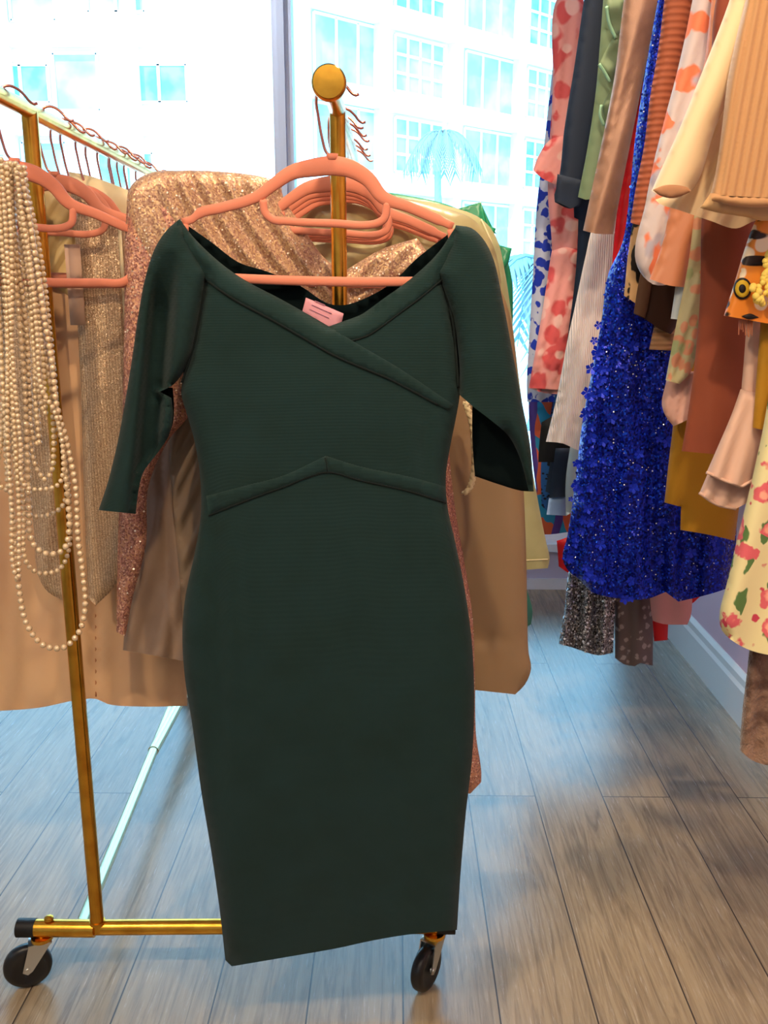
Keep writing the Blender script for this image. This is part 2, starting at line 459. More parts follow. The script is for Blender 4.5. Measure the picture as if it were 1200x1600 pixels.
tr.inputs[0].default_value = (0.90, 0.98, 0.99, 1); gs.inputs['Roughness'].default_value = 0.02
nt.links.new(lw.outputs[0], mx_.inputs[0]); nt.links.new(tr.outputs[0], mx_.inputs[1]); nt.links.new(gs.outputs[0], mx_.inputs[2]); nt.links.new(mx_.outputs[0], o_.inputs[0])
struct('window_1', MB().box((XL, YW+0.055, 0.27), (mx-0.04, YW+0.063, 2.87)), gl)
struct('window_2', MB().box((mx+0.04, YW+0.055, 0.27), (XR-0.04, YW+0.063, 2.87)), gl)

# ================================================================== OUTSIDE
gm = M('pale concrete street', (222, 226, 226), 0.9); gm.mottle(0.4, (196, 204, 204))
struct('ground', MB().box((-60, YW+0.12, -0.25), (70, 110, -0.12)), gm)
bw = M('white stucco', (238, 244, 246), 0.9)
bw2 = M('pale aqua stucco shade panels', (206, 236, 240), 0.9)
wg = M('aqua hazed window', (96, 176, 192), 0.3); wg.mottle(1.2, (140, 206, 214), 0.4, 0.6)  # haze over the facades is painted into both window colours
wg2 = M('pale hazed window', (140, 196, 206), 0.4); wg2.mottle(0.9, (176, 220, 226), 0.4, 0.6)
def building(name, label, origin, ang, cols, floors, wins, depth=8, fh=2.8, skew=0.0):
    """a facade along local +x starting at origin; wins(c, f) -> list of (x0, x1, z0, z1, mat, nx, nz)"""
    t = thing(name, label, 'building', origin)
    ux, uy = math.cos(ang), math.sin(ang); nx_, ny_ = math.sin(ang), -math.cos(ang)   # outward normal towards the shop
    W = cols[-1]; Hh = floors*fh
    def bx(mb, x0, x1, d0, d1, z0, z1):
        c = []
        for z in (z0, z1):
            for (a, d) in ((x0, d0), (x1, d0), (x1, d1), (x0, d1)):
                c.append((origin[0]+ux*a+nx_*d, origin[1]+uy*a+ny_*d, origin[2]+z))
        return mb.add(c, [(0,3,2,1),(4,5,6,7),(0,1,5,4),(1,2,6,5),(2,3,7,6),(3,0,4,7)])
    wl = bx(MB(), 0, W, -depth, 0, 0, Hh)
    for i_ in (0, 4): wl.v[i_] = (wl.v[i_][0]+ux*skew, wl.v[i_][1]+uy*skew, wl.v[i_][2])
    wl.build('wall', bw, t, False)
    for f in range(floors+1):
        bx(MB(), -0.1, W+0.1, 0, 0.55, f*fh-0.32, f*fh+0.28).build('floor_band', bw, t, False)
    for c in cols:
        bx(MB(), c-0.22, c+0.22, 0, 0.4, 0, Hh).build('pier', bw, t, False)
    for f in range(floors):
        for (x0, x1, z0, z1, mt, a, b) in wins(f):
            zb = f*fh
            pn = bx(MB(), x0, x1, 0.0, 0.04, zb+z0, zb+z1).build('window', mt, t, False)
            fr = MB()
            for i in range(a+1):
                x = x0+(x1-x0)*i/a; bx(fr, x-0.05, x+0.05, 0.04, 0.09, zb+z0, zb+z1)
            for i in range(b+1):
                z = zb+z0+(z1-z0)*i/b; bx(fr, x0, x1, 0.04, 0.09, z-0.05, z+0.05)
            fr.build('window_frame', bw, pn, False)
    return t
def winsA(f):
    o = []
    for i, x in enumerate((-0.6, 3.1, 7.4, 11.2, 15.9)):
        x += (1.3 if f % 2 else 0)+(0.8 if i == 0 else 0)
        o.append((x, x+1.9, 0.75, 1.95, wg if (i+f) % 3 != 2 else wg2, 2, 1))
        if i in (2, 3): o.append((x+2.1, x+3.6, 0.5, 2.3, wg2, 1, 1))
    return o
def winsB(f):
    o = []
    for i in range(7):
        x = 0.6+i*3.7
        o.append((x, x+2.5, 0.45, 2.35, wg if (i+f) % 2 else wg2, 4, 3) if i % 2 else (x, x+2.9, 0.35, 2.4, wg2, 3, 1))
    return o
cx = (452-620)/1448*33.0
building('apartment_building', 'white apartment block facing the left window with aqua paired windows', (cx-22.4, 33, -1.35), 0.0, [0, 4.3, 8.7, 13.0, 17.3, 22], 6, winsA)
building('apartment_building', 'white balconied building receding to the right behind the palm tree', (cx+0.5, 33, -0.1), math.radians(42), [0, 3.5, 7.3, 11.0, 14.7, 18.4, 22.1, 26], 7, winsB, skew=7.3)
# palm trees and bushes
palmt = M('hazed palm trunk', (130, 156, 164), 0.9); palml = M('hazed palm fronds', (112, 150, 158), 0.7)  # outdoor haze painted into the trunk and frond colours
def palm(label, x, y, z, hgt, n=11, L=1.5):
    t = thing('palm_tree', label, 'tree', (x, y, z))
    MB().tube([(x+0.1*math.sin(i*0.7), y, z+hgt*i/8) for i in range(9)], [0.10-0.004*i for i in range(9)], 10).build('trunk', palmt, t)
    for k in range(n):
        a = 2*math.pi*k/n+0.3*random.random(); mb = MB(); top = Vector((x, y, z+hgt)); pts = []
        for i in range(9):
            u = i/8; pts.append(top+Vector((math.cos(a)*L*u, math.sin(a)*L*u, L*(0.6*u-1.45*u*u))))
        mb.tube(pts, [0.03*(1-i/10) for i in range(9)], 5)
        for i in range(1, 9):
            for s_ in (-1, 1):
                for j in (0, 0.5):
                    p0 = pts[i-1].lerp(pts[i], j); d = (pts[i]-pts[i-1]).normalized(); sd = Vector((-math.sin(a), math.cos(a), 0))*s_
                    q = p0+sd*0.32*L/1.5+d*0.18+Vector((0, 0, -0.22)); w_ = d*0.05
                    mb.add([p0-w_, p0+w_, q], [(0, 1, 2)])
        mb.build('frond', palml, t, False)
pp = P(692, 198, 20.0)
palm('tall pale palm tree in front of the receding building', float(pp[0]), 20.0, -0.12, float(pp[2])+0.12-0.15, 13, 0.85)
pp = P(845, 400, 10.0)
palm('low palm crown outside the window beside the patterned dresses', float(pp[0]), 10.0, -0.12, float(pp[2])+0.05, 13, 1.1)

# ================================================================== THE GOLD DOUBLE RAIL RACK
YR = 1.50
RZ = 1.585
xl = float(P(155, 1452, YR)[0]); xl2 = float(P(44, 180, YR)[0]); XLR = (xl+xl2)/2
XRR = float(P(528, 240, YR)[0])
zb = float(P(300, 1452, YR)[2])
xa, xb = float(P(28, 1450, YR)[0]), float(P(712, 1455, YR)[0])
YFAR = 2.85
rk = thing('clothes_rack', 'gold double-rail rolling clothes rack on black casters', 'clothes rack', ((xa+xb)/2, (YR+YFAR)/2, 0))
mb = MB()
for X_ in (XLR, XRR):
    for Yy in (YR, YFAR):
        up = MB().tube([(X_, Yy+(0.012 if X_ == XRR else 0), zb-0.005), (X_, Yy, RZ)], 0.0125, 20)
        up.tube([(X_, Yy, zb+0.012), (X_, Yy, zb+0.018)], 0.0145, 20)
        up.build('upright', gold, rk, angle=40)
    MB().tube([(X_, 1.325, RZ), (X_, YFAR+0.12, RZ)], 0.0125, 20).build('hanging_rail', gold, rk, angle=40)
    MB().lathe((X_, 1.330, RZ), [(0.004, -0.0165), (0.021, -0.016), (0.0235, -0.0125), (0.024, -0.006), (0.023, 0.0), (0.0225, 0.004), (0.014, 0.010)], (0, 1, 0), 32).build('end_cap', gold, rk, angle=50)
    jb = MB()
    jb.tube([(X_, YR-0.02, RZ), (X_, YR+0.02, RZ)], 0.0150, 20)
for Yy in (YR, YFAR):
    Yr2 = Yy+0.02
    fb = MB().tube([(xa+0.03, Yy, zb), (xb-0.03, Yr2, zb)], 0.0145, 20)
    fb.tube([(xa+0.035, Yy, zb), (xa+0.15, Yy, zb)], 0.0165, 20).tube([(xb-0.15, Yr2-0.004, zb), (xb-0.035, Yr2, zb)], 0.0165, 20)
    fb.build('foot_bar', gold, rk, angle=40)
    for X_, s_ in ((xa, 1), (xb, -1)):
        Yq = Yy if s_ > 0 else Yr2
        MB().tube([(X_, Yq, zb), (X_+s_*0.035, Yq, zb)], 0.0175, 20).build('end_plug', blackpl, rk, angle=40)
    for X_ in (xa+0.062, xa+0.150):
        MB().lathe((X_, Yy, zb+0.014), [(0.004, 0), (0.004, 0.004), (0.009, 0.005), (0.0085, 0.010), (0.004, 0.013)], (0, 0, 1), 16).build('bolt', gold, rk, angle=50)
XB = float(P(130, 1428, YR+0.02)[0])
bx0 = float(P(268, 1105, 2.47)[0])
sb = MB().tube([(XB, YR, zb), (XB+(bx0-XB)*1.0, 2.47, zb), (XB+(bx0-XB)*1.4, YFAR, zb)], 0.0125, 20)
jy = 2.20; jx = XB+(bx0-XB)*(jy-YR)/(2.47-YR)
sb.tube([(jx, jy, zb), (jx+0.001, jy+0.7, zb)], 0.0145, 20)
sb.build('side_bar', M('gold tube with painted sky sheen', (206, 206, 166), 0.3, 1.0), rk, angle=40)  # gold paled so the sky's reflection sits in its colour
def caster(x, y, ang, tilt=0.0):
    """swivel caster whose wheel trails in direction ang"""
    d = Vector((math.cos(ang), math.sin(ang), 0)); s_ = Vector((-d.y, d.x, 0)); top = Vector((x, y, zb-0.012))
    R_ = 0.045; c = Vector((x, y, R_))+d*0.030
    st = MB().lathe(top, [(0.009, 0.006), (0.009, -0.004), (0.020, -0.005), (0.021, -0.011), (0.014, -0.014)], (0, 0, 1), 24).build('caster_stem', gold, rk, angle=40)
    fk = MB()
    for q in (-1, 1):
        o = s_*q*0.015
        a = [Vector((x, y, zb-0.024))+o+d*(-0.017), Vector((x, y, zb-0.024))+o+d*0.024, c+o+d*0.009+Vector((0, 0, -0.004)), c+o+Vector((0, 0, -0.010)), c+o+d*(-0.009)+Vector((0, 0, -0.004))]
        th = s_*q*0.0022
        fk.add(a+[p+th for p in a], [(0, 1, 2, 3, 4), (9, 8, 7, 6, 5)]+[(i, 5+i, 5+(i+1) % 5, (i+1) % 5) for i in range(5)])
    a = [Vector((x, y, zb-0.026))+d*u+s_*v_ for u, v_ in ((-0.018, -0.0172), (0.025, -0.0172), (0.025, 0.0172), (-0.018, 0.0172))]
    fk.add(a+[p+Vector((0, 0, 0.003)) for p in a], [(3, 2, 1, 0), (4, 5, 6, 7), (0, 1, 5, 4), (1, 2, 6, 5), (2, 3, 7, 6), (3, 0, 4, 7)])
    fk.build('caster_fork', steel, rk, angle=30)
    wh = MB().lathe(c, [(0.006, -0.0115), (0.024, -0.0085), (0.030, -0.0115), (R_-0.005, -0.0115), (R_-0.001, -0.007), (R_, 0), (R_-0.001, 0.007), (R_-0.005, 0.0115), (0.030, 0.0115), (0.024, 0.0085), (0.006, 0.0115)], s_, 40).build('caster_wheel', blackrub, rk, angle=50)
    MB().lathe(c, [(0.0045, -0.019), (0.0055, -0.0178), (0.0055, 0.0178), (0.0045, 0.019)], s_, 14).build('axle', steel, rk, angle=50)
caster(xa+0.045, YR, math.radians(200)); caster(xb-0.04, YR+0.02, math.radians(238))
caster(xa+0.045, YFAR, math.radians(160)); caster(xb-0.04, YFAR, math.radians(120))

# ================================================================== HANGERS
YD = 1.375
def hanger_from(name, label, Y, rail):
    neck = P(519, 252, Y)
    t = thing(name, label, 'clothes hanger', tuple(neck), None)
    m1 = mpp(520, 300, Y)
    def W(pts, step=8): 
        q = crom(pts, False, step, 60); return [tuple(r) for r in P(q[:, 0], q[:, 1], np.full(len(q), Y))]
    arms = W([(285, 347), (300, 343), (312, 333), (345, 325), (400, 308), (428, 288), (455, 270), (490, 262), (519, 259), (548, 264), (575, 280), (598, 308), (640, 324), (708, 354)])
    xs_ = [Q(p)[0] for p in arms]
    r_ = [m1*(8+6.5*math.exp(-((x-519)/75)**2)) if 306 < x < 690 else m1*6 for x in xs_]
    fr = MB().tube(arms, r_, 12, 0.35)
    fr.tube(W([(288, 350), (287, 375), (300, 410), (330, 432), (370, 435), (640, 440), (680, 438), (704, 412), (708, 380), (706, 358)]), m1*7.5, 10, 0.45)
    fr.tube(W([(519, 250), (519, 240)]), m1*9, 10, 0.6)
    fr.build('hanger_frame', salmon, t)
    MB().tube(W([(411, 312), (414, 332), (426, 343), (450, 346), (520, 349), (585, 350), (600, 342), (605, 316)], 5), m1*6.2, 10, 0.5).build('strap_bar', salmon, t)
    MB().tube(W([(519, 246), (510, 238), (503, 215), (497, 180), (494, 158), (498, 136), (507, 128), (519, 123), (532, 127), (542, 136), (549, 145), (556, 149), (561, 147)], 4), m1*2.3, 8).build('hook', roseg, t)
    return t, neck
h0, neck0 = hanger_from('clothes_hanger', 'salmon pink hanger nearest the camera, holding the dark green dress', YD, None)
# hook top sits on the right rail: keep all copies at the same height
hz = neck0[2]; XH = neck0[0]
def hcopy(X_, Y_, rot, label, group=None, dz=0.0):
    return copy_tree(h0, (X_, Y_, hz+dz), rot, label, group)

# ================================================================== THE GREEN DRESS
dress = thing('green_dress', 'dark bottle green off-shoulder midi dress hanging in the centre foreground', 'dress', tuple(P(530, 1480, YD)))
def bodyfold(x, y):
    g = lambda cx_, cy_, sx, sy: np.exp(-((x-cx_)/sx)**2-((y-cy_)/sy)**2)
    return (-0.006*g(332, 860, 12, 140)+0.005*g(365, 900, 16, 200)-0.005*g(340, 1080, 14, 220)+0.004*g(640, 690, 14, 90)
            - 0.004*g(665, 700, 9, 80)+0.004*np.sin((x+0.2*y)/75.0)*np.clip((y-1250)/250, 0, 1)+0.003*g(560, 860, 30, 200)
            + 0.006*g(520, 620, 90, 90))
front = [(281, 343), (300, 368), (340, 407), (380, 436), (440, 468), (514, 510), (580, 484), (640, 437), (680, 400), (712, 358),
         (700, 400), (690, 425), (702, 480), (714, 560), (718, 618), (712, 655), (703, 700), (697, 740), (699, 790), (712, 850), (726, 920), (737, 1000), (741, 1090), (738, 1180), (728, 1270), (720, 1360), (714, 1453),
         (640, 1460), (580, 1470), (530, 1481), (450, 1495), (362, 1510), (352, 1500), (343, 1420), (330, 1330), (315, 1240), (300, 1130), (288, 1050), (285, 985), (290, 930), (303, 870), (314, 800), (312, 740), (304, 690), (293, 650), (283, 612), (297, 560), (310, 500), (322, 428), (300, 400), (285, 370)]
DF = Cloth(front, YD-0.004, 0.024, 34, fn=bodyfold, res=9, sharp=38, back=-0.75)
DF.mb().build('front_panel', green, dress)
backp = [(281, 344), (330, 378), (373, 410), (417, 424), (470, 447), (512, 474), (535, 477), (575, 464), (612, 442), (650, 405), (712, 357),
         (716, 470), (718, 618), (705, 660), (696, 740), (699, 790), (712, 850), (726, 920), (736, 1000), (740, 1090), (737, 1180), (727, 1270), (719, 1360), (713, 1448),
         (640, 1452), (530, 1470), (450, 1480), (362, 1494), (352, 1490), (343, 1420), (330, 1330), (315, 1240), (300, 1130), (288, 1050), (286, 985), (291, 930), (304, 870), (315, 800), (312, 740), (304, 690), (290, 640), (285, 612), (300, 500), (310, 420), (290, 370)]
DB = Cloth(backp, YD+0.006, 0.020, 34, res=12, sharp=38, back=1.15)
DB.th = -0.016; DB.back = -1.3
DB.mb().build('back_panel', green_shade, dress)
def lsfold(x, y):
    cxl = 262-0.092*(y-380)
    return -0.050*np.exp(-((x-cxl)/19)**4)*np.clip((y-390)/90, 0, 1)+0.006*np.exp(-((x-(cxl+38))/18)**2)*np.clip((y-420)/90, 0, 1)
ls = [(281, 342), (262, 358), (243, 386), (228, 430), (218, 480), (204, 575), (184, 690), (168, 755), (154, 797), (212, 803), (216, 770), (224, 738), (246, 708), (264, 680), (270, 648), (268, 622), (250, 612), (272, 600), (296, 562), (311, 495), (324, 426), (303, 392)]
LS = Cloth(ls, YD-0.006, 0.026, 26, fn=lsfold, res=7, sharp=42)
LS.mb().build('sleeve', green, dress)
Cloth([(246, 604), (270, 606), (272, 640), (270, 662), (260, 686), (240, 712), (228, 700)], YD+0.030, 0.002, 6, res=8, hem_open=False).mb().build('shaded_sleeve_inside', green_shade, dress)  # sheet behind the left sleeve, darkened to paint the shade inside it
rs = [(712, 352), (736, 356), (754, 372), (770, 402), (784, 462), (800, 545), (816, 630), (829, 700), (834, 768), (826, 767), (812, 715), (795, 682), (765, 655), (740, 636), (717, 616), (717, 560), (706, 490), (683, 424), (700, 395)]
RS = Cloth(rs, YD-0.008, 0.028, 34, res=7, sharp=42)
RS.mb().build('sleeve', green, dress)
Cloth([(738, 632), (770, 650), (800, 682), (822, 720), (833, 768), (815, 767), (780, 757), (742, 744), (738, 690)], YD+0.034, 0.004, 10, res=8, hem_open=False).mb().build('shaded_sleeve_inside', green_shade, dress)  # inner back of the right sleeve, shade painted into its green
# neckbands and wrap seam
NBl = [(281, 342), (300, 368), (340, 407), (380, 436), (440, 468), (514, 510), (560, 538), (620, 573), (708, 632)]
q = crom(NBl, False, 10); tt = np.gradient(q, axis=0); tt /= np.linalg.norm(tt, axis=1)[:, None]; nn = np.stack([-tt[:, 1], tt[:, 0]], 1)
wd = np.interp(np.arange(len(q))/(len(q)-1), [0, 0.12, 0.6, 0.8, 1], [6, 34, 36, 22, 12])[:, None]
Cloth([tuple(p) for p in q]+[tuple(p) for p in (q+nn*wd)[::-1]], DF.on(0.0018), 0.0014, 6, res=8, hem_open=False).mb().build('neckband', green, dress)
sm_ = MB(); strip(sm_, DF, [tuple(p) for p in (q+nn*wd)[3:-1:3]], 4.0, 0.0016); 
NBr = [(516, 511), (560, 494), (600, 466), (640, 437), (680, 401), (711, 356)]
q2 = crom(NBr, False, 10); tt = np.gradient(q2, axis=0); tt /= np.linalg.norm(tt, axis=1)[:, None]; nn = np.stack([-tt[:, 1], tt[:, 0]], 1)
wd = np.interp(np.arange(len(q2))/(len(q2)-1), [0, 0.1, 0.8, 1], [20, 34, 32, 10])[:, None]
Cloth([tuple(p) for p in q2]+[tuple(p) for p in (q2+nn*wd)[::-1]], DF.on(0.0008), 0.0012, 6, res=8, hem_open=False).mb().build('neckband', green, dress)
strip(sm_, DF, [tuple(p) for p in (q2+nn*wd)[2:-1:3]], 2.6, 0.0010)
strip(sm_, DF, [(323, 426), (318, 460), (311, 500), (300, 550), (284, 598)], 3.4, 0.0015)
strip(sm_, DF, [(686, 424), (697, 462), (707, 500), (713, 560), (716, 606)], 4.2, 0.0015)
strip(sm_, DF, [(326, 806), (380, 784), (440, 762), (512, 738), (560, 750), (640, 768), (697, 786)], 3.2, 0.001)
strip(sm_, DF, [(512, 738), (508, 715)], 2.4, 0.001)
sm_.build('seam', greend, dress)
bw_ = [(322, 775), (390, 757), (440, 744), (509, 712), (512, 737), (440, 762), (380, 784), (326, 804)]
Cloth(bw_, DF.on(0.0012), 0.0012, 6, res=8, hem_open=False).mb().build('under_bust_band', green, dress)
bw_ = [(509, 712), (560, 728), (640, 745), (696, 760), (697, 785), (640, 768), (560, 750), (512, 737)]
Cloth(bw_, DF.on(0.0012), 0.0012, 6, res=8, hem_open=False).mb().build('under_bust_band', green, dress)
lb = Cloth([(478, 465), (537, 490), (532, 512), (512, 518), (471, 492)], YD+0.004, 0.001, 3, res=8, hem_open=False); lbo = lb.mb().build('label', labelm, dress, label='pink woven size label inside the neckline')
lt = MB()
for (a, b) in (((487, 476), (518, 490)), ((484, 483), (514, 497)), ((492, 470), (508, 477))): lt.tube(lb.line([a, b], 0.0006), 0.0006, 5)
lt.build('label_stitching', labelt, lbo)

# ================================================================== PEARLS AND THE LEFT RAIL
hl = hcopy(XLR+0.006, 1.41, math.radians(30), 'salmon pink hanger at the front of the left rail under the pearl necklaces', dz=0.0)
def beads(pts, Y, dpx, label, dy=None):
    q = crom(pts, False, 1.0, 80); seg = np.linalg.norm(np.diff(q, axis=0), axis=1); L = np.concatenate([[0], np.cumsum(seg)])
    dpx *= 1.24; n = int(L[-1]/(dpx*1.10)); s_ = np.linspace(0, L[-1], n)
    x = np.interp(s_, L, q[:, 0]); y = np.interp(s_, L, q[:, 1]); mb = MB(); r = mpp(60, 600, Y)*dpx/2
    Yv = Y + (np.interp(s_, L, np.linspace(dy[0], dy[1], len(L))) if dy else 0)
    for p in P(x, y, Yv+0*x): mb.sphere(tuple(p), r*random.uniform(0.95, 1.05), 8, 6)
    o = mb.build('pearl_necklace', pearl); tag(o, label, 'necklace', 'pearl necklaces on the left rail')
    return o
PY = 1.36
def vert(x0, x1, y0, y1, wob=3, n=7, ph=0):
    return [(x0+(x1-x0)*i/(n-1)+wob*math.sin(i*1.7+ph), y0+(y1-y0)*i/(n-1)) for i in range(n)]
beads([(22, 258), (30, 300), (45, 380), (60, 470), (72, 560), (84, 620), (92, 660), (100, 700), (104, 760), (108, 830), (100, 858), (76, 866), (52, 850), (45, 790), (42, 700), (38, 600), (28, 480), (18, 380), (10, 290), (6, 262)], PY, 8.6, 'large ivory pearl necklace ending in a loop halfway down the bunch')
beads([(30, 262), (44, 330), (58, 420), (70, 500), (82, 570), (88, 630), (104, 690), (118, 760), (122, 840), (130, 900), (133, 950), (122, 990), (98, 1012), (68, 1008), (42, 975), (30, 920), (24, 860), (18, 780), (10, 680), (2, 560), (-8, 400), (-12, 290), (-6, 262)], PY-0.012, 8.2, 'longest ivory pearl necklace, its loop hanging lowest of all')
beads([(12, 256), (20, 330), (30, 430), (38, 520), (44, 600), (46, 680), (56, 730), (68, 750), (78, 742), (84, 700), (82, 640), (76, 560), (66, 470), (52, 380), (38, 300), (34, 266)], PY+0.010, 7.4, 'pearl necklace with a narrow short loop above the others')
beads([(2, 250), (8, 340), (14, 450), (20, 560), (32, 690), (40, 760), (62, 765), (92, 756), (98, 700), (84, 640), (66, 610), (58, 520), (48, 420), (34, 330), (26, 270)], PY-0.020, 6.6, 'fine pearl necklace crossing over the bunch at its middle')
beads([(16, 262), (24, 360), (34, 470), (44, 590), (46, 660), (36, 700), (38, 800), (42, 880), (60, 895), (92, 890), (106, 865), (108, 780), (100, 700), (88, 640), (70, 540), (58, 440), (42, 340), (30, 275)], PY+0.016, 6.8, 'pearl necklace whose loop hangs just above the lowest one')
beads([(-8, 262), (-2, 360), (6, 470), (14, 580), (20, 680), (28, 760), (36, 800), (66, 807), (98, 790), (102, 720), (90, 660), (86, 600), (78, 520), (68, 430), (52, 340), (36, 272)], PY+0.024, 6.8, 'pearl necklace with a shallow swag between two long strands')
for k, (a, b, y1, d) in enumerate(((4, 10, 700, 7.0), (-4, 4, 760, 6.8), (14, 56, 690, 7.2), (24, 66, 640, 6.8), (0, 22, 900, 7.0))):
    beads(vert(a, b, 256, y1, 3, 7, k)+vert(b+8, a+12, y1+6, 262, 3, 7, k+2), PY+0.03-0.012*k, d, ['pearl strand at the left edge of the bunch, ending at its waist', 'outermost pearl strand cut by the left edge of the photo', 'pearl strand running through the middle of the bunch', 'pearl strand looping behind the crossing strands', 'long pearl strand hanging left of the lowest loop'][k])

peach = M('peach satin', (228, 184, 138), 0.42, sheen=0.2, spec=0.4); peach.mottle(5, (214, 166, 128), 0.4, 0.7)
khaki = M('khaki champagne satin', (206, 178, 124), 0.32, spec=0.5); khaki.mottle(9, (150, 122, 82), 0.42, 0.7)
cream = M('cream crepe', (232, 212, 170), 0.6); cream.mottle(20, (222, 200, 156))
spk = M('champagne lurex rib knit', (222, 190, 152), 0.42, 0.35, spec=0.6)
spk.sequin(900, 0.35, [((240, 214, 176), 0.8), ((170, 136, 104), 0.75)], 0.35, 0.4)
wv = spk.wave(62, 'X'); spk.mix(spk.math('MULTIPLY', spk.math('SUBTRACT', 1.0, wv), 0.45), (150, 112, 82))
pd = thing('peach_dress', 'long peach satin dress with front slit behind the pearl necklaces', 'dress', tuple(P(150, 1100, 1.68)))
PC = Cloth([(-120, 330), (-60, 290), (60, 285), (66, 410), (80, 425), (120, 425), (190, 350), (240, 380), (262, 480), (270, 700), (285, 900), (293, 1103), (220, 1104), (168, 1100), (150, 1092), (120, 1094), (60, 1106), (-60, 1112), (-170, 1110), (-160, 700)], 1.68, 0.025, 50, folds=[(0.006, 120, 0.5, 0.05, 1.2), (0.003, 47, 1.2, 0.1, 1.5)], fn=lambda x, y: -0.012*np.exp(-((x-149)/5)**2)*(y > 900), res=10)
PC.mb().build('dress_body', peach, pd)
sl = MB(); sl.tube(PC.line([(149, 930), (150, 1088)], 0.001), 0.0016, 6); sl.tube(PC.line([(142, 470), (143, 700), (146, 930)], 0.001), 0.0012, 6); sl.build('placket', M('peach seam', (180, 122, 84), 0.6), pd)
Cloth([(64, 300), (100, 290), (128, 330), (132, 420), (118, 470), (80, 440), (66, 400)], 1.655, 0.014, 20, folds=[(0.006, 30, 0, 0.6, 0.3)], res=6, hem_open=False).mb().build('satin_collar', khaki, pd)
MB().tube([tuple(P(60, 430, 1.64)), tuple(P(200, 436, 1.60))], 0.006, 8, 0.6).build('waist_tie', salmon, pd)
cr = Cloth([(105, 268), (130, 272), (170, 285), (215, 305), (245, 330), (260, 420), (262, 700), (120, 700), (108, 400)], 1.76, 0.02, 30, res=10)
tag(cr.mb().build('cream_blouse', cream), 'cream blouse showing only its shoulder behind the lurex vest', 'blouse')
vs_ = thing('knit_vest', 'sparkling champagne ribbed knit vest with rounded hems beside the pearls', 'vest', tuple(P(150, 945, 1.60)))
Cloth([(108, 274), (122, 284), (150, 315), (182, 335), (196, 360), (198, 470), (206, 600), (212, 760), (200, 870), (180, 915), (150, 946), (138, 935), (132, 800), (126, 600), (121, 500), (119, 400)], 1.60, 0.012, 22, folds=[(0.004, 60, 0, 0.1, 1)], res=7, hem_open=False).mb().build('vest_front', spk, vs_)
Cloth([(-40, 300), (30, 290), (60, 320), (75, 500), (92, 700), (100, 850), (106, 932), (98, 938), (75, 925), (60, 900), (52, 820), (30, 700), (-20, 500)], 1.61, 0.012, 22, folds=[(0.004, 40, 0, 0.1, 1)], res=8, hem_open=False).mb().build('vest_front', spk, vs_)
MB().tube([tuple(p) for p in P(np.array([186, 196, 203, 210, 206, 192]), np.array([345, 500, 620, 760, 830, 880]), np.full(6, 1.585))], 0.003, 6).build('vest_edging', cream, vs_)
tgo = MB().box(tuple(P(110, 508, 1.575)), tuple(P(125, 382, 1.578))).build('price_tag', tagm); tag(tgo, 'blank pale card tag hanging on the edge of the knit vest', 'tag')
hcopy(XLR+0.01, 1.555, math.radians(4), 'salmon hanger behind the left upright, holding the knit vest')
for k, yy in enumerate((1.66, 1.69, 1.75, 1.84, 1.89, 1.95, 1.98, 2.02, 2.05, 2.09, 2.16, 2.30, 2.36)):
    hcopy(XLR+0.006*((k*7) % 3-1), yy, math.radians((3, 5, 4, 4.5)[k % 4]), 'salmon hanger with rose gold hook in the row along the left rail', 'hangers in a row along the left rail')

# ================================================================== GARMENTS ON THE RIGHT RAIL OF THE RACK
rose = M('rose gold sequins', (200, 144, 126), 0.25, 0.8)
rose.sequin(420, 0.20, [((232, 190, 164), 0.82), ((156, 104, 92), 0.6), ((200, 148, 112), 0.8)], 0.42, 0.35)
goldr = M('champagne gold ruched sequins', (204, 164, 132), 0.25, 0.8)
goldr.sequin(420, 0.18, [((244, 214, 182), 0.84), ((176, 132, 112), 0.65), ((214, 176, 132), 0.75)], 0.42, 0.35)
seq = M('loose sequins with painted glints', (255, 240, 220), 0.3, 0.2, spec=1.0)  # near-white colour stands in for glints on the gown's sequins
ruch = lambda x, y: 0.006*np.sin((x*0.75-y*0.52)/4.4+1.2*np.sin(y/50.0)+0.8*np.sin(x/43.0))
gw = thing('sequin_gown', 'long rose gold sequin gown with crossed neckline right behind the green dress', 'gown', tuple(P(470, 1230, 1.60)))
GL = Cloth([(200, 300), (212, 282), (235, 270), (290, 266), (345, 268), (400, 274), (440, 284), (442, 305), (470, 350), (500, 395), (530, 425), (560, 470), (600, 540), (600, 640), (300, 640), (262, 600), (240, 480), (222, 400), (205, 360)], 1.555, 0.022, 26, fn=lambda x, y: ruch(x, y)*np.clip((x-230)/60, 0, 1), tilt=0.00033, res=4.5, hem_open=False)
GL.mb().build('draped_bodice', goldr, gw)
GS = Cloth([(200, 296), (216, 282), (250, 300), (300, 360), (300, 640), (262, 690), (232, 760), (228, 850), (206, 940), (196, 994), (182, 988), (184, 850), (190, 700), (194, 500), (196, 360)], 1.50, 0.016, 20, tilt=0.0002, res=7)
GS.mb().build('sleeve', rose, gw)
GR = Cloth([(652, 372), (672, 400), (640, 425), (600, 450), (560, 480), (530, 490), (500, 470), (525, 435), (560, 410), (600, 388)], 1.602, 0.012, 14, fn=lambda x, y: 0.5*ruch(x, -y), res=6, hem_open=False)
GR.mb().build('shoulder_strap', goldr, gw)
SK = Cloth([(300, 560), (690, 560), (700, 640), (703, 720), (712, 800), (726, 880), (738, 960), (742, 1060), (744, 1150), (752, 1205), (752, 1222), (735, 1240), (640, 1236), (400, 1232), (330, 1200), (310, 1000), (316, 700)], 1.60, 0.022, 24, res=10)
SK.mb().build('skirt', rose, gw)
sq = MB(); scatter(sq, GL, 300, 0.0019, None, 0.9); scatter(sq, GS, 150, 0.0016, None, 0.9); scatter(sq, GR, 60, 0.0015); scatter(sq, SK, 130, 0.0011, lambda x, y: x > 690)
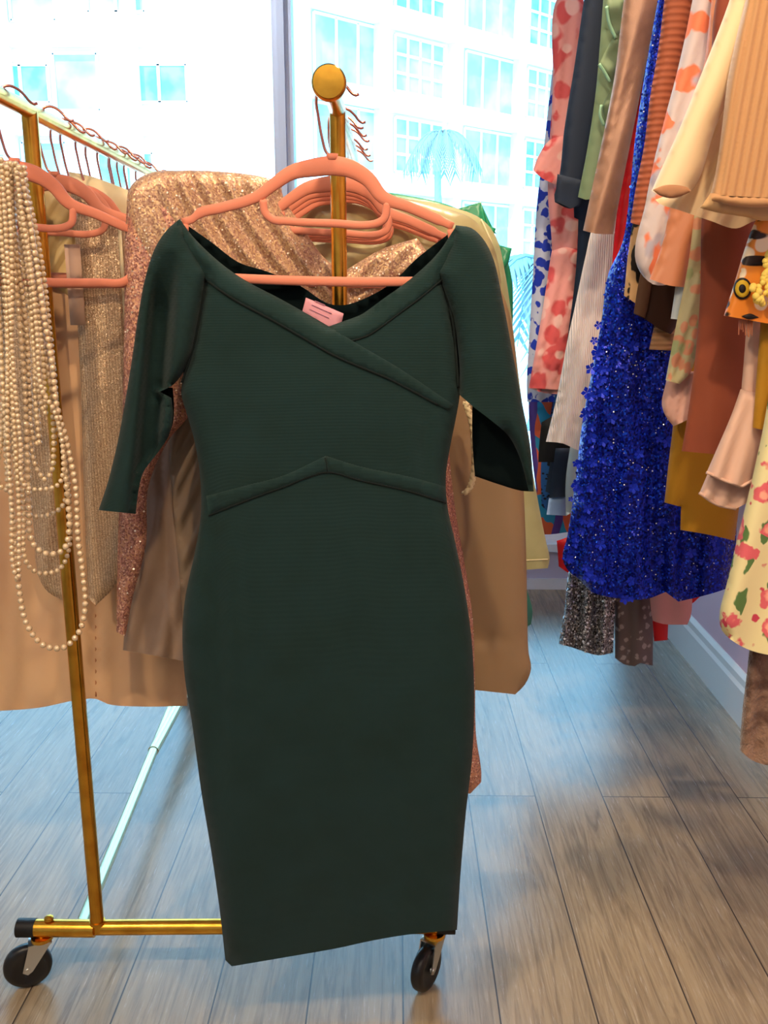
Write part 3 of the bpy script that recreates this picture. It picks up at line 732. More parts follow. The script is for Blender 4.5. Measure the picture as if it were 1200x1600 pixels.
sq.build('sequin', seq, gw, False, kind='stuff')
hcopy(XRR+0.002, 1.575, math.radians(9), 'salmon hanger right behind the upright, holding the sequin gown')
for k, (yy, rz) in enumerate(((1.635, -8), (1.70, 5), (1.76, -1), (1.85, 5), (1.93, 2), (2.00, 4), (2.35, 3))):
    hcopy(XRR+0.003*(k % 3-1), yy, math.radians(rz), 'salmon hanger with rose gold hook in the row along the right rail', 'hangers in a row along the right rail')

taupe = M('mauve taupe satin', (158, 132, 112), 0.34, spec=0.5); taupe.mottle(7, (132, 108, 92), 0.4, 0.7)
olive = M('olive champagne satin', (190, 180, 132), 0.32, spec=0.5); olive.mottle(9, (150, 134, 96), 0.42, 0.66)
tan = M('tan satin', (158, 130, 96), 0.42, spec=0.4); tan.mottle(4, (146, 118, 86), 0.4, 0.7)
sagecream = M('pale sage cream crepe', (186, 184, 138), 0.6, sheen=0.2); sagecream.mottle(10, (174, 170, 124))
emer = M('emerald organza', (40, 150, 106), 0.35, spec=0.5)
tealm = M('teal satin', (70, 140, 126), 0.4)
tp = thing('satin_dress', 'mauve taupe satin dress peeking out between green sleeve and waist', 'dress', tuple(P(250, 1030, 1.555)))
Cloth([(270, 600), (420, 560), (430, 900), (330, 1000), (288, 1033), (240, 1024), (192, 1016), (200, 920), (214, 820), (238, 730), (262, 665)], 1.556, 0.008, 20, folds=[(0.008, 52, 0.4, 0.28, 0.6)], res=7, fn=lambda x, y: -0.008*np.exp(-((x-(250+(y-700)*0.06))/5)**2)).mb().build('skirt', taupe, tp)
Cloth([(278, 612), (330, 640), (330, 960), (300, 980), (286, 975), (276, 850), (268, 760), (264, 700)], 1.541, 0.005, 14, folds=[(0.007, 34, 0.4, 0.5, 0.4)], res=6).mb().build('satin_panel', M('dusky satin lining', (132, 112, 92), 0.36, spec=0.5), tp)
tag(Cloth([(455, 312), (480, 296), (520, 302), (575, 305), (620, 308), (680, 322), (735, 340), (765, 372), (780, 420), (780, 620), (450, 620), (440, 420), (446, 340)], 1.80, 0.02, 26, fn=lambda x, y: 0.008*np.sin(x/14.0+np.sin(y/21.0)*2.2)*np.cos(y/23.0), res=8).mb().build('satin_blouse', olive),
    'crumpled olive champagne satin blouse seen inside the hangers', 'blouse')
td = Cloth([(640, 400), (700, 380), (760, 420), (790, 470), (806, 560), (815, 700), (822, 860), (824, 960), (826, 1020), (830, 1045), (820, 1070), (805, 1085), (742, 1078), (700, 1072), (640, 1060), (640, 700)], 1.72, 0.02, 30, folds=[(0.004, 90, 0, 0.1, 1.2)], fn=lambda x, y: -0.006*np.exp(-((y-1000)/10)**2-((x-755)/40)**2), res=9)
tag(td.mb().build('satin_skirt', tan), 'long tan satin skirt hanging right of the green dress', 'skirt')
bt = MB(); q = [(727, 628), (737, 660), (741, 700), (740, 740), (733, 764), (724, 772)]
qq = crom(q, False, 3); bt.tube([tuple(r) for r in P(qq[:, 0]+2.2*np.sin(np.arange(len(qq))*1.6), qq[:, 1], np.full(len(qq), 1.62))], 0.0042, 8)
bt.tube([tuple(r) for r in P(qq[:, 0]-2.2*np.sin(np.arange(len(qq))*1.6), qq[:, 1], np.full(len(qq), 1.622))], 0.0042, 8)
tag(bt.build('braided_belt', M('cream braid', (222, 204, 160), 0.6)), 'cream braided belt hanging below the green sleeve opening', 'belt')
cs = thing('crepe_jacket', 'pale sage cream jacket behind the right shoulder of the green dress', 'jacket', tuple(P(800, 890, 1.98)))
CS = Cloth([(560, 312), (620, 310), (700, 322), (752, 342), (775, 370), (788, 420), (800, 500), (812, 600), (826, 700), (842, 790), (854, 850), (859, 872), (856, 888), (800, 891), (700, 890), (620, 880)], 1.96, 0.02, 26, folds=[(0.004, 110, 0, 0.2, 1)], res=10)
CS.mb().build('jacket_body', sagecream, cs)
st = MB(); st.tube(CS.line([(752, 343), (768, 380), (782, 440)], 0.001), 0.002, 6); st.tube(CS.line([(812, 876), (856, 874)], 0.001), 0.0014, 6); st.build('jacket_seam', M('cream seam', (236, 226, 184), 0.7), cs)
rf = thing('ruffled_top', 'emerald green top with pointed ruffles behind the pale jacket', 'top', tuple(P(760, 440, 2.08)))
Cloth([(600, 300), (640, 306), (700, 320), (750, 345), (790, 400), (800, 440), (790, 640), (640, 640)], 2.08, 0.015, 20, res=10).mb().build('top_body', emer, rf)
for pts, yy in (([(716, 326), (752, 315), (760, 356), (740, 352)], 2.04), ([(744, 345), (775, 357), (770, 372), (790, 400), (770, 410)], 2.03), ([(768, 380), (800, 388), (792, 415), (779, 428), (768, 410)], 2.02), ([(752, 318), (768, 352), (776, 366), (760, 360)], 2.05)):
    Cloth(pts, yy, 0.004, 6, res=5, hem_open=False, fn=lambda x, y: 0.004*np.sin((x+y)/9)).mb().build('ruffle', emer, rf)
tag(Cloth([(760, 880), (815, 900), (826, 930), (832, 955), (830, 975), (815, 984), (760, 980)], 2.20, 0.012, 16, res=8).mb().build('teal_skirt', tealm), 'teal satin hem peeking out below the tan skirt and pale jacket', 'skirt')

# ================================================================== THE WALL RAIL AND ITS CLOTHES
XW, ZW = 0.80, 2.10
wr = MB().tube([(XW, 1.1, ZW), (XW, 3.6, ZW)], 0.014, 16)
for yy in (1.2, 3.5): wr.tube([(XW, yy, ZW), (XR, yy, ZW)], 0.009, 12)
tag(wr.build('wall_rail', gold), 'gold wall rail along the right wall above the picture', 'clothes rail')
whg = thing('clothes_hanger', 'salmon hanger on the wall rail', 'clothes hanger', (XW, 1.45, ZW-0.10), 'hangers on the wall rail')
MB().tube([(XW-0.2, 1.45, ZW-0.18), (XW-0.1, 1.45, ZW-0.13), (XW, 1.45, ZW-0.10), (XW+0.1, 1.45, ZW-0.13), (XW+0.2, 1.45, ZW-0.18)], 0.006, 8).build('hanger_frame', salmon, whg)
MB().tube([(XW, 1.45, ZW-0.10), (XW, 1.45, ZW-0.05), (XW-0.02, 1.45, ZW), (XW, 1.45, ZW+0.018), (XW+0.02, 1.45, ZW)], 0.0018, 6).build('hook', roseg, whg)

def garment(name, label, cat, Y, left, hem, mat, right=None, th=0.02, R=34, folds=(), fn=None, res=9, part=None, parent=None, top=True, **kw):
    """left edge downwards, hem rightwards; sides continue up to the hanger on the wall rail"""
    if right is None:
        yb_ = hem[-1][1] if hem else left[-1][1]
        right = [(QX(1.03, yb_, Y), yb_-5), (QX(1.02, yb_/2, Y), yb_/2), (QX(1.01, 0, Y), 0)]
    tops = [Q((XW+dx, Y, ZW+dz)) for dx, dz in ((0.20, -0.20), (0.06, -0.13), (-0.06, -0.13), (-0.20, -0.20))] if top else []
    c = Cloth(list(left)+list(hem)+list(right)+tops, Y, th, R, folds, fn, res=res, **kw)
    o = c.mb().build(part or name, mat, parent)
    if parent is None: tag(o, label, cat)
    if top and parent is None and abs(Y-1.45) > 0.005:
        copy_tree(whg, (XW, Y, ZW-0.10))
    return c, o

# --- materials
whiteblue = M('white cotton with blue ornaments', (216, 220, 244), 0.7); whiteblue.spots(30, (40, 66, 196), 0.46, 1.1, 30, soft=0.03)
pinkfl = M('pink floral chiffon', (244, 164, 160), 0.6, sheen=0.2); pinkfl.spots(15, (226, 92, 96), 0.42, 1.1, 10, soft=0.05); pinkfl.spots(17, (250, 196, 190), 0.30, 0.9, 12, loc=(3, 1, 2), soft=0.05)
navy = M('navy crepe', (30, 42, 62), 0.7)
black = M('black crepe', (16, 17, 22), 0.75)
sage = M('sage green crepe', (116, 136, 104), 0.6)
sagel = M('sage ruffle trim', (150, 196, 160), 0.5)
vel = M('taupe shimmer velvet', (176, 132, 106), 0.45, 0.25, spec=0.6, sheen=0.4); vel.mottle(12, (140, 100, 78), 0.4, 0.7); vel.bump(vel.noise(500), 0.001, 0.4)
tulle = M('white pink tulle', (255, 242, 244), 0.7, alpha=0.88, sheen=0.4); tulle.rib(60, (244, 222, 224), 'X', 0.4, 0.002)
redm = M('bright red satin', (206, 20, 30), 0.4)
blue = M('royal blue sequin lace', (20, 44, 190), 0.3)
blue.sequin(240, 0.35, [((30, 84, 250), 0.78), ((8, 16, 110), 0.6), ((14, 30, 150), 0.7)], 0.28, 0.45)
bluetop = blue
bseq = M('blue sequins', (40, 96, 255), 0.15, 0.85)
sseq = M('silver sequins with painted glints', (242, 244, 250), 0.28, 0.3, spec=1.0)  # near-white so the dots read as glints from any angle
rust = M('rust ribbed knit', (168, 92, 62), 0.7); rust.rib(26, (140, 72, 48), 'Z', 0.6, 0.002)
orfl = M('grey sheer with orange flowers', (208, 194, 196), 0.6); orfl.spots(17, (236, 130, 92), 0.40, 1.0, 20, soft=0.04, thin=0.1); orfl.spots(15, (180, 172, 188), 0.3, 0.5, 24, loc=(2, 4, 1), soft=0.06)
coral = M('coral peach satin', (226, 146, 104), 0.42, spec=0.4)
creamb = M('cream beige scuba', (234, 204, 162), 0.6, sheen=0.25)
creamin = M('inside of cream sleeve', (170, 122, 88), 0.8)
ribt = M('caramel ribbed knit', (188, 142, 98), 0.75, sheen=0.3); 
ribt_in = M('warm beige lining', (212, 172, 124), 0.7)
brownm = M('rust brown suede', (150, 78, 52), 0.8, sheen=0.2); brownm.mottle(3, (128, 60, 42), 0.35, 0.65)
must = M('mustard corduroy', (176, 126, 26), 0.7, sheen=0.3); must.bump(must.noise(300), 0.001, 0.4)
anim = M('animal print', (214, 170, 120), 0.6); anim.spots(34, (24, 18, 16), 0.45, 1.0, 34, squash=(1, 1, 0.45), soft=0.03)
dbrown = M('dark brown satin', (56, 34, 26), 0.55); mbrown = M('brown suede trim', (104, 72, 50), 0.7)
taup2 = M('beige ruched satin', (196, 150, 112), 0.5); taup2.rib(30, (160, 118, 84), 'Z', 0.5, 0.003)
sheer = M('sheer floral scarf', (206, 196, 150), 0.5); sheer.spots(34, (226, 156, 120), 0.4, 0.8, 18, soft=0.05); sheer.spots(28, (178, 186, 132), 0.4, 0.8, 18, loc=(1, 2, 3), soft=0.05)
pinkbe = M('pink beige chiffon', (226, 178, 164), 0.6)
blush = M('blush scuba knit', (226, 186, 166), 0.65, sheen=0.25)
tig = M('orange printed satin', (226, 132, 34), 0.45, spec=0.4); tig.mottle(7, (240, 160, 60), 0.45, 0.6); tig.spots(30, (240, 222, 190), 0.34, 0.9, 12, soft=0.03, thin=0.3); tig.spots(24, (40, 24, 18), 0.30, 0.8, 12, loc=(5.3, 2, 1), squash=(0.5, 1, 1.8), soft=0.03, thin=0.1)
yel = M('yellow crochet flower', (244, 216, 104), 0.7)
yfl = M('yellow cotton with roses', (236, 224, 168), 0.7)
yfl.spots(30, (92, 128, 72), 0.32, 0.9, 50, loc=(3, 0, 1), squash=(1, 1, 0.6), soft=0.03, thin=0.45)
yfl.spots(21, (226, 104, 112), 0.38, 0.8, 44, soft=0.03, thin=0.15); yfl.spots(34, (206, 70, 92), 0.22, 0.6, 50, loc=(0.3, 0, 0.2), soft=0.03, thin=0.6)
yfl.spots(21, (250, 176, 150), 0.17, 0.5, 60, soft=0.05, thin=0.15)
fur = M('mottled brown plush', (160, 128, 108), 0.9, sheen=0.6); fur.mottle(16, (104, 76, 64), 0.42, 0.62, 4, dist=1.2); fur.bump(fur.noise(180, 4), 0.006, 0.8)
swirl = M('blue orange swirl print', (46, 152, 196), 0.6)
sv = swirl.mapv(scale=(1, 1, 0.6)); 
swirl.mix(swirl.sub(swirl.wave(7.0, 'DIAGONAL', 5.0, 1.2, sv), 0.42, 0.47), (232, 104, 66)); swirl.mix(swirl.sub(swirl.wave(4.0, 'X', 7.0, 1.3, sv), 0.8, 0.84), (92, 66, 150))
lattice = M('blue black lattice knit', (44, 100, 170), 0.6); lattice.spots(60, (12, 16, 34), 0.34, 0.1, squash=(1, 1, 1.4), soft=0.05)
lblue = M('light blue cotton', (150, 180, 226), 0.7)
greyc = M('cool grey knit', (190, 200, 208), 0.7)
silver = M('gunmetal sequins', (158, 156, 160), 0.25, 0.5)
silver.sequin(260, 0.55, [((226, 226, 230), 0.7), ((70, 70, 78), 0.55), ((176, 176, 188), 0.85)], 0.25, 0.5)
lace = M('grey sequin lace', (112, 100, 100), 0.5, 0.3); lace.spots(40, (170, 158, 156), 0.3, 0.9, 60, soft=0.04)
dusty = M('dusty pink crepe', (216, 156, 156), 0.65)
wcream = M('white cream lining', (236, 228, 212), 0.6)

# --- from the window towards the camera
YO = 2.96
garment('patterned_dress', 'white dress with blue ornaments, last on the wall rail by the window', 'dress', YO, [(893, -60), (880, 20), (866, 90), (852, 210), (838, 330), (832, 440), (826, 540), (823, 600)], [(824, 628), (900, 628)], whiteblue, folds=[(0.01, 36, 0, 0.05, 0.6)])
garment('swirl_dress', 'blue and orange swirl print dress below the pink floral one', 'dress', 3.04, [(900, -60), (870, 200), (850, 400), (832, 560), (826, 620), (830, 700), (838, 770)], [(845, 835), (860, 835), (900, 830), (960, 832)], swirl)
pk = thing('floral_dress', 'pink floral chiffon dress with ruffled tiers beside the window', 'dress', tuple(P(870, 612, 2.80)))
pkfold = [(0.012, 34, 0, 0.08, 0.7), (0.005, 15, 1, 0.0, 0.8)]
garment('x', '', '', 2.80, [(882, -30), (872, 40), (868, 110), (860, 200), (856, 300), (862, 400), (850, 470), (840, 540), (826, 606)], [(850, 614), (885, 616), (950, 612)], pinkfl, folds=pkfold, part='dress_body', parent=pk)
Cloth([(866, 10), (880, -20), (912, 0), (912, 120), (905, 230), (892, 288), (880, 320), (868, 300), (862, 200), (864, 120)], 2.765, 0.014, 16, folds=[(0.008, 22, 0, 0.1, 0.6)], res=7).mb().build('sleeve', pinkfl, pk)
Cloth([(860, 218), (880, 212), (904, 225), (902, 290), (884, 318), (868, 290), (846, 278), (833, 266), (840, 246)], 2.75, 0.012, 12, folds=[(0.008, 12, 0, 0.3, 0.6)], res=6).mb().build('sleeve_ruffle', pinkfl, pk)
Cloth([(862, 392), (885, 386), (904, 392), (900, 470), (890, 610), (826, 606), (838, 540), (850, 470), (856, 430)], 2.775, 0.014, 16, folds=[(0.010, 16, 0, 0.25, 0.5)], res=7).mb().build('skirt_tier', pinkfl, pk)
lt_ = Cloth([(846, 720), (870, 600), (882, 350), (892, 345), (890, 600), (880, 700), (880, 800), (858, 800), (846, 790)], 2.93, 0.01, 14, res=8)
tag(lt_.mb().build('lattice_top', lattice), 'blue and black lattice knit under the black skirt hem', 'top')
garment('navy_jumpsuit', 'navy crepe jumpsuit hanging behind the cuffed navy sleeve', 'jumpsuit', 2.66, [(930, -40), (912, 120), (905, 300), (900, 420), (885, 540), (870, 640), (860, 720), (852, 768)], [(880, 778), (930, 776)], navy, folds=[(0.006, 40, 0, 0.1, 1)])
nv = thing('navy_jacket', 'navy jacket with turned-up cuff between pink floral and sage garments', 'jacket', tuple(P(900, 345, 2.55)))
Cloth([(918, -40), (960, -60), (960, 100), (935, 200), (920, 280), (905, 322), (890, 326), (867, 316), (866, 304), (872, 286), (882, 200), (898, 100)], 2.55, 0.022, 22, res=8, fn=lambda x, y: 0*x).mb().build('sleeve', navy, nv)
Cloth([(871, 272), (912, 282), (908, 318), (892, 326), (867, 314)], 2.52, 0.006, 8, res=6).mb().build('cuff', navy, nv)
Cloth([(895, 280), (960, 200), (960, 345), (915, 347), (897, 340)], 2.60, 0.01, 14, res=8).mb().build('jacket_body', navy, nv)
tag(Cloth([(846, 660), (880, 640), (935, 650), (935, 700), (912, 722), (841, 722), (842, 700)], 2.60, 0.012, 14, res=8).mb().build('black_skirt', black), 'black skirt hem peeking out under the white tulle', 'skirt')
tag(Cloth([(868, 700), (896, 700), (892, 776), (858, 778)], 2.56, 0.008, 12, res=8).mb().build('dark_trousers', navy), 'dark navy trouser leg above the light blue hem', 'trousers')
tag(Cloth([(858, 776), (884, 774), (886, 806), (854, 804)], 2.57, 0.008, 10, res=7).mb().build('blue_shirt', lblue), 'light blue shirt hem beneath the dark trouser leg', 'shirt')
tag(Cloth([(892, 690), (910, 690), (906, 780), (894, 800), (884, 806), (884, 750)], 2.52, 0.008, 10, res=7).mb().build('grey_cardigan', greyc), 'pale grey cardigan edge beside the blue gown skirt', 'cardigan')
tag(Cloth([(870, 845), (900, 835), (905, 900), (890, 896), (873, 885)], 2.50, 0.01, 10, res=7).mb().build('red_skirt', redm), 'bright red hem peeking out left of the silver sequins with painted glints', 'skirt')
sgd = thing('sage_dress', 'sage green dress with zigzag ruffle trim on the wall rail', 'dress', tuple(P(920, 315, 2.46)))
garment('x', '', '', 2.46, [(945, -40), (938, 60), (930, 150), (918, 230), (903, 308)], [(915, 312), (960, 300)], sage, right=[(985, 100), (990, 0)], part='dress_body', parent=sgd)
for pts in ([(946, -10), (975, 0), (975, 40), (962, 60), (950, 36)], [(936, 100), (962, 48), (972, 80), (955, 128)], [(940, 164), (962, 130), (968, 190), (948, 200)]):
    Cloth(pts, 2.42, 0.006, 8, res=5, hem_open=False, fn=lambda x, y: 0.006*np.sin(y/8)).mb().build('ruffle', sage, sgd)
q = MB()
for pts in ([(948, 10), (952, 36), (962, 60)], [(936, 100), (944, 112), (953, 128)], [(940, 164), (938, 180), (944, 196)]):
    c_ = crom(pts, False, 4); MB().tube([tuple(r) for r in P(c_[:, 0], c_[:, 1], np.full(len(c_), 2.41))], 0.004, 6).build('ruffle_trim', sagel, sgd)
garment('tulle_skirt', 'white pink tulle skirt beneath the taupe velvet sleeve', 'skirt', 2.36, [(950, 320), (928, 350), (915, 400), (898, 480), (885, 540), (870, 620), (853, 690)], [(880, 693), (905, 704), (960, 700)], tulle, right=[(975, 500), (975, 330)], folds=[(0.010, 22, 0, 0.25, 0.8)], top=False)
Cl, _ = garment('silver_skirt', 'gunmetal sequin skirt hanging lowest beneath the blue gown', 'skirt', 2.30, [(912, 860), (892, 885), (882, 950), (873, 1006)], [(895, 1012), (912, 1018), (935, 1024), (958, 1020), (962, 900)], silver, right=[(965, 600)], folds=[(0.024, 30, 0.8, 0.05, 0.5)], top=False, res=5, R=16)
sp_ = MB(); scatter(sp_, Cl, 230, 0.0028, lambda x, y: (y > 880)&(x < 962), 0.9); tag(sp_.build('skirt_sequins', sseq, None, False), 'loose sequins with painted glints over the gunmetal skirt', 'sequins', kind='stuff')
garment('lace_dress', 'grey sequin lace dress hem right of the gunmetal sequins', 'dress', 2.33, [(950, 700), (955, 900), (960, 960), (961, 1028)], [(975, 1038), (992, 1041), (1000, 1036), (1020, 1040), (1021, 960)], lace, right=[(1025, 700)], top=False, folds=[(0.008, 34, 0, 0, 1)], res=8, R=18)
garment('dusty_skirt', 'dusty pink skirt hem below the blue lace hem', 'skirt', 2.24, [(1010, 700), (1018, 960), (1020, 970)], [(1036, 975), (1074, 976), (1079, 964)], dusty, right=[(1082, 920), (1085, 700)], top=False, folds=[(0.006, 44, 0, 0, 1)])
tag(Cloth([(1000, 800), (1090, 800), (1096, 930), (1078, 945), (1045, 948), (1043, 1000), (1022, 1002), (1018, 950)], 2.28, 0.01, 12, res=8).mb().build('red_gown', redm), 'red gown hem showing below the dusty pink skirt', 'gown')
garment('velvet_dress', 'taupe shimmer velvet dress with long straight sleeve', 'dress', 2.16, [(985, -60), (975, 0), (960, 120), (945, 200), (928, 280), (911, 360)], [(930, 365), (958, 366)], vel, right=[(970, 300), (994, 180), (1012, 90), (1034, 0), (1046, -60)], folds=[(0.006, 30, 0.5, 0.3, 0.5)], R=20)
tag(Cloth([(1000, 100), (1015, 200), (1000, 500), (980, 800), (960, 800), (950, 600), (956, 420), (968, 300), (990, 180)], 2.20, 0.01, 14, res=9).mb().build('red_dress', redm), 'narrow strip of bright red dress left of the blue gown', 'dress')
# the blue gown
bgw = thing('blue_gown', 'royal blue sequined lace gown with wide skirt, largest on the wall rail', 'gown', tuple(P(1000, 935, 2.03)))
BG, _ = garment('x', '', '', 2.03, [(1040, -60), (1028, 0), (1012, 90), (1002, 150), (992, 220), (984, 300), (972, 380), (950, 430), (940, 500), (925, 580), (910, 660), (898, 760), (886, 840), (879, 872)],
        [(888, 892), (905, 905), (925, 925), (960, 934), (1010, 936), (1040, 925), (1060, 940), (1095, 932), (1120, 925), (1140, 918)], blue, right=[(1150, 850), (1140, 600), (1120, 300), (1110, 0)], folds=[(0.014, 62, 0.4, -0.05, 0.9), (0.006, 27, 1.4, 0.06, 0.8)], part='dress_body', parent=bgw, res=8, th=0.03)
f_ = MB(); rgm = lambda x, y: ((x+0.2*y) < 1080+0*x)
# raised lace blossoms
for k in range(90):
    while True:
        x = random.uniform(880, 1140); y = 480+470*random.random()**0.8
        if inside(np.array([x]), np.array([y]), BG.poly)[0]: break
    if random.random() < 0.45: x = np.interp(y, [100, 300, 430, 600, 760, 872, 930], [1012, 984, 950, 921, 898, 881, 930])+random.uniform(-5, 22)
    c = np.array(P(x, y, float(BG.depth(x, y)[0])-0.006)); s_ = random.uniform(0.007, 0.015)
    for a in range(5):
        th = a*2*math.pi/5+k; d = Vector((math.cos(th), -0.35, math.sin(th))); e = Vector((-math.sin(th), 0, math.cos(th)))
        C_ = Vector(c); f_.add([C_, C_+d*s_*0.6+e*s_*0.35, C_+d*s_, C_+d*s_*0.6-e*s_*0.35], [(0, 1, 2, 3)])
f_.build('lace_blossoms', M('blue lace petals', (24, 52, 214), 0.35, 0.2), bgw, False, kind='stuff')
s1 = MB(); scatter(s1, BG, 420, 0.0026, lambda x, y: (x < np.interp(y, [0, 300, 430, 600, 900], [1040, 1010, 985, 965, 945]))|(np.random.rand(*x.shape) < 0.08), 0.9)
s1.build('blue_sequins', bseq, bgw, False, kind='stuff')
s2 = MB(); scatter(s2, BG, 420, 0.0015, None, 0.7); s2.build('glint_sequins', sseq, bgw, False, kind='stuff')
tag(Cloth([(992, 320), (1014, 320), (1012, 470), (996, 476), (975, 462), (981, 400), (988, 350)], 1.965, 0.012, 12, res=7).mb().build('print_blouse', anim), 'small piece of black and tan animal print beside the blue gown', 'blouse')
dbt = thing('brown_coat', 'dark brown sleeve with lighter suede edge below the coral sleeve', 'coat', tuple(P(1025, 515, 1.93)))
Cloth([(1008, 400), (1062, 400), (1060, 505), (1048, 522), (1030, 514), (1010, 500), (990, 490), (998, 440)], 1.93, 0.016, 14, res=7).mb().build('sleeve', dbrown, dbt)
Cloth([(1006, 405), (1024, 405), (1012, 480), (1008, 497), (990, 489), (998, 440)], 1.908, 0.006, 8, res=6).mb().build('sleeve_edge', mbrown, dbt)
tag(Cloth([(1030, 480), (1060, 480), (1052, 548), (1014, 546), (1022, 510)], 1.955, 0.01, 12, res=7, folds=[(0.005, 9, 0, -0.8, 0.3)]).mb().build('ruched_top', taup2), 'beige ruched satin piece under the dark brown sleeve', 'top')
garment('ribbed_dress', 'rust ribbed knit dress beside the blue gown top', 'dress', 1.88, [(1045, -60), (1038, 0), (1028, 80), (1016, 150), (1006, 230), (994, 290), (985, 348)], [(1000, 352), (1020, 352)], rust, right=[(1040, 250), (1062, 120), (1085, 0), (1090, -60)], R=22)
garment('floral_blouse', 'sheer grey blouse with orange flowers next to the rust ribbed dress', 'blouse', 1.80, [(1095, -60), (1082, 0), (1070, 60), (1056, 120), (1040, 180), (1020, 260), (1008, 320), (992, 400), (1000, 425), (1020, 444)], [(1036, 446), (1060, 440)], orfl, right=[(1080, 380), (1100, 200), (1120, 0), (1130, -60)], R=26, folds=[(0.006, 26, 0, 0.3, 0.5)])
garment('coral_dress', 'coral peach satin dress with bell sleeve under the cream jacket', 'dress', 1.74, [(1120, -60), (1112, 0), (1100, 100), (1080, 200), (1052, 300), (1035, 380), (1015, 436)], [(1045, 446), (1072, 449)], coral, right=[(1085, 380), (1110, 340), (1125, 150), (1140, 0), (1150, -60)], R=26, folds=[(0.006, 44, 0.3, 0.3, 0.6)])
garment('mustard_dress', 'mustard corduroy dress with stepped hem behind the rust brown one', 'dress', 1.82, [(1070, 300), (1060, 560), (1052, 660), (1045, 720), (1038, 785)], [(1064, 792), (1063, 828), (1105, 835), (1148, 845)], must, right=[(1165, 700), (1165, 300)], top=False, R=22)
sc_ = thing('floral_scarf', 'sheer olive and orange floral scarf left of the rust brown dress', 'scarf', tuple(P(1060, 600, 1.72)))
Cloth([(1086, 325), (1100, 325), (1097, 470), (1090, 520), (1080, 580), (1062, 600), (1040, 594), (1050, 540), (1060, 490), (1074, 420)], 1.715, 0.008, 12, res=6, folds=[(0.006, 20, 0, 0.3, 0.5)]).mb().build('scarf_panel', sheer, sc_)
tag(Cloth([(1060, 400), (1076, 400), (1068, 500), (1048, 498), (1055, 450)], 1.74, 0.008, 10, res=6).mb().build('ribbed_camisole', greyc), 'slim grey ribbed camisole edge between coral sleeve and floral scarf', 'camisole')
tag(Cloth([(1044, 580), (1090, 580), (1084, 650), (1070, 658), (1052, 666), (1040, 650), (1034, 632), (1040, 600)], 1.755, 0.012, 12, res=6, folds=[(0.006, 14, 0, 0.2, 0.3)]).mb().build('chiffon_top', pinkbe), 'pink beige chiffon ruffle below the floral scarf', 'top')
garment('brown_dress', 'rust brown suede dress with straight hem under the cream jacket', 'dress', 1.66, [(1130, -40), (1110, 200), (1096, 350), (1094, 460), (1086, 560), (1076, 640), (1065, 705)], [(1110, 709), (1155, 712)], brownm, right=[(1175, 560), (1180, 300), (1190, 0)], R=30, folds=[(0.006, 70, 0.3, 0.1, 0.8)])
bl = thing('blush_blouse', 'blush knit blouse with two stacked ruffled cuffs', 'blouse', tuple(P(1130, 795, 1.60)))
Cloth([(1168, 470), (1196, 470), (1200, 560), (1190, 618), (1158, 612), (1164, 540)], 1.60, 0.014, 14, res=7).mb().build('sleeve', blush, bl)
Cloth([(1157, 608), (1200, 618), (1196, 700), (1180, 748), (1160, 760), (1135, 752), (1104, 738), (1125, 690), (1142, 650)], 1.585, 0.018, 16, res=7, folds=[(0.006, 36, 0, 0.3, 0.8)]).mb().build('sleeve_ruffle', blush, bl)
Cloth([(1110, 730), (1180, 740), (1178, 780), (1150, 795), (1120, 788), (1093, 770)], 1.61, 0.014, 12, res=7, folds=[(0.006, 30, 0, 0.3, 0.8)]).mb().build('sleeve_ruffle', blush, bl)
rr = MB()
for pts in ([(1104, 738), (1135, 752), (1160, 760), (1180, 748)],): 
    c_ = crom(pts, False, 5); rr.tube([tuple(r) for r in P(c_[:, 0], c_[:, 1], np.full(len(c_), 1.568))], 0.003, 6)
for pts in ([(1093, 770), (1120, 788), (1150, 795)],):
    c_ = crom(pts, False, 5); rr.tube([tuple(r) for r in P(c_[:, 0], c_[:, 1], np.full(len(c_), 1.597))], 0.003, 6)
rr.build('cuff_edge', blush, bl)
tag(Cloth([(1190, 480), (1230, 480), (1230, 680), (1192, 672), (1176, 668), (1184, 560)], 1.555, 0.010, 12, res=8).mb().build('mustard_blouse', must), 'mustard strip at the right edge below the orange print', 'blouse')
Ju, _ = garment('rose_print_dress', 'yellow cotton dress printed with pink roses at the right edge', 'dress', 1.50, [(1230, 500), (1205, 600), (1190, 680), (1170, 770), (1150, 850), (1136, 910), (1124, 965), (1128, 985)], [(1150, 1005), (1185, 1020), (1240, 1026), (1290, 1020)], yfl, right=[(1300, 800), (1290, 500)], top=False, R=24, folds=[(0.008, 90, 0, 0.3, 0.8)], th=0.025)
garment('plush_coat', 'mottled brown plush coat hanging lowest at the right edge', 'coat', 1.56, [(1190, 700), (1172, 1000), (1166, 1060), (1160, 1110), (1156, 1172)], [(1175, 1188), (1200, 1196), (1260, 1200), (1300, 1196)], fur, right=[(1310, 1000), (1300, 700)], top=False, R=22, folds=[(0.008, 40, 0, 0.1, 0.8)])
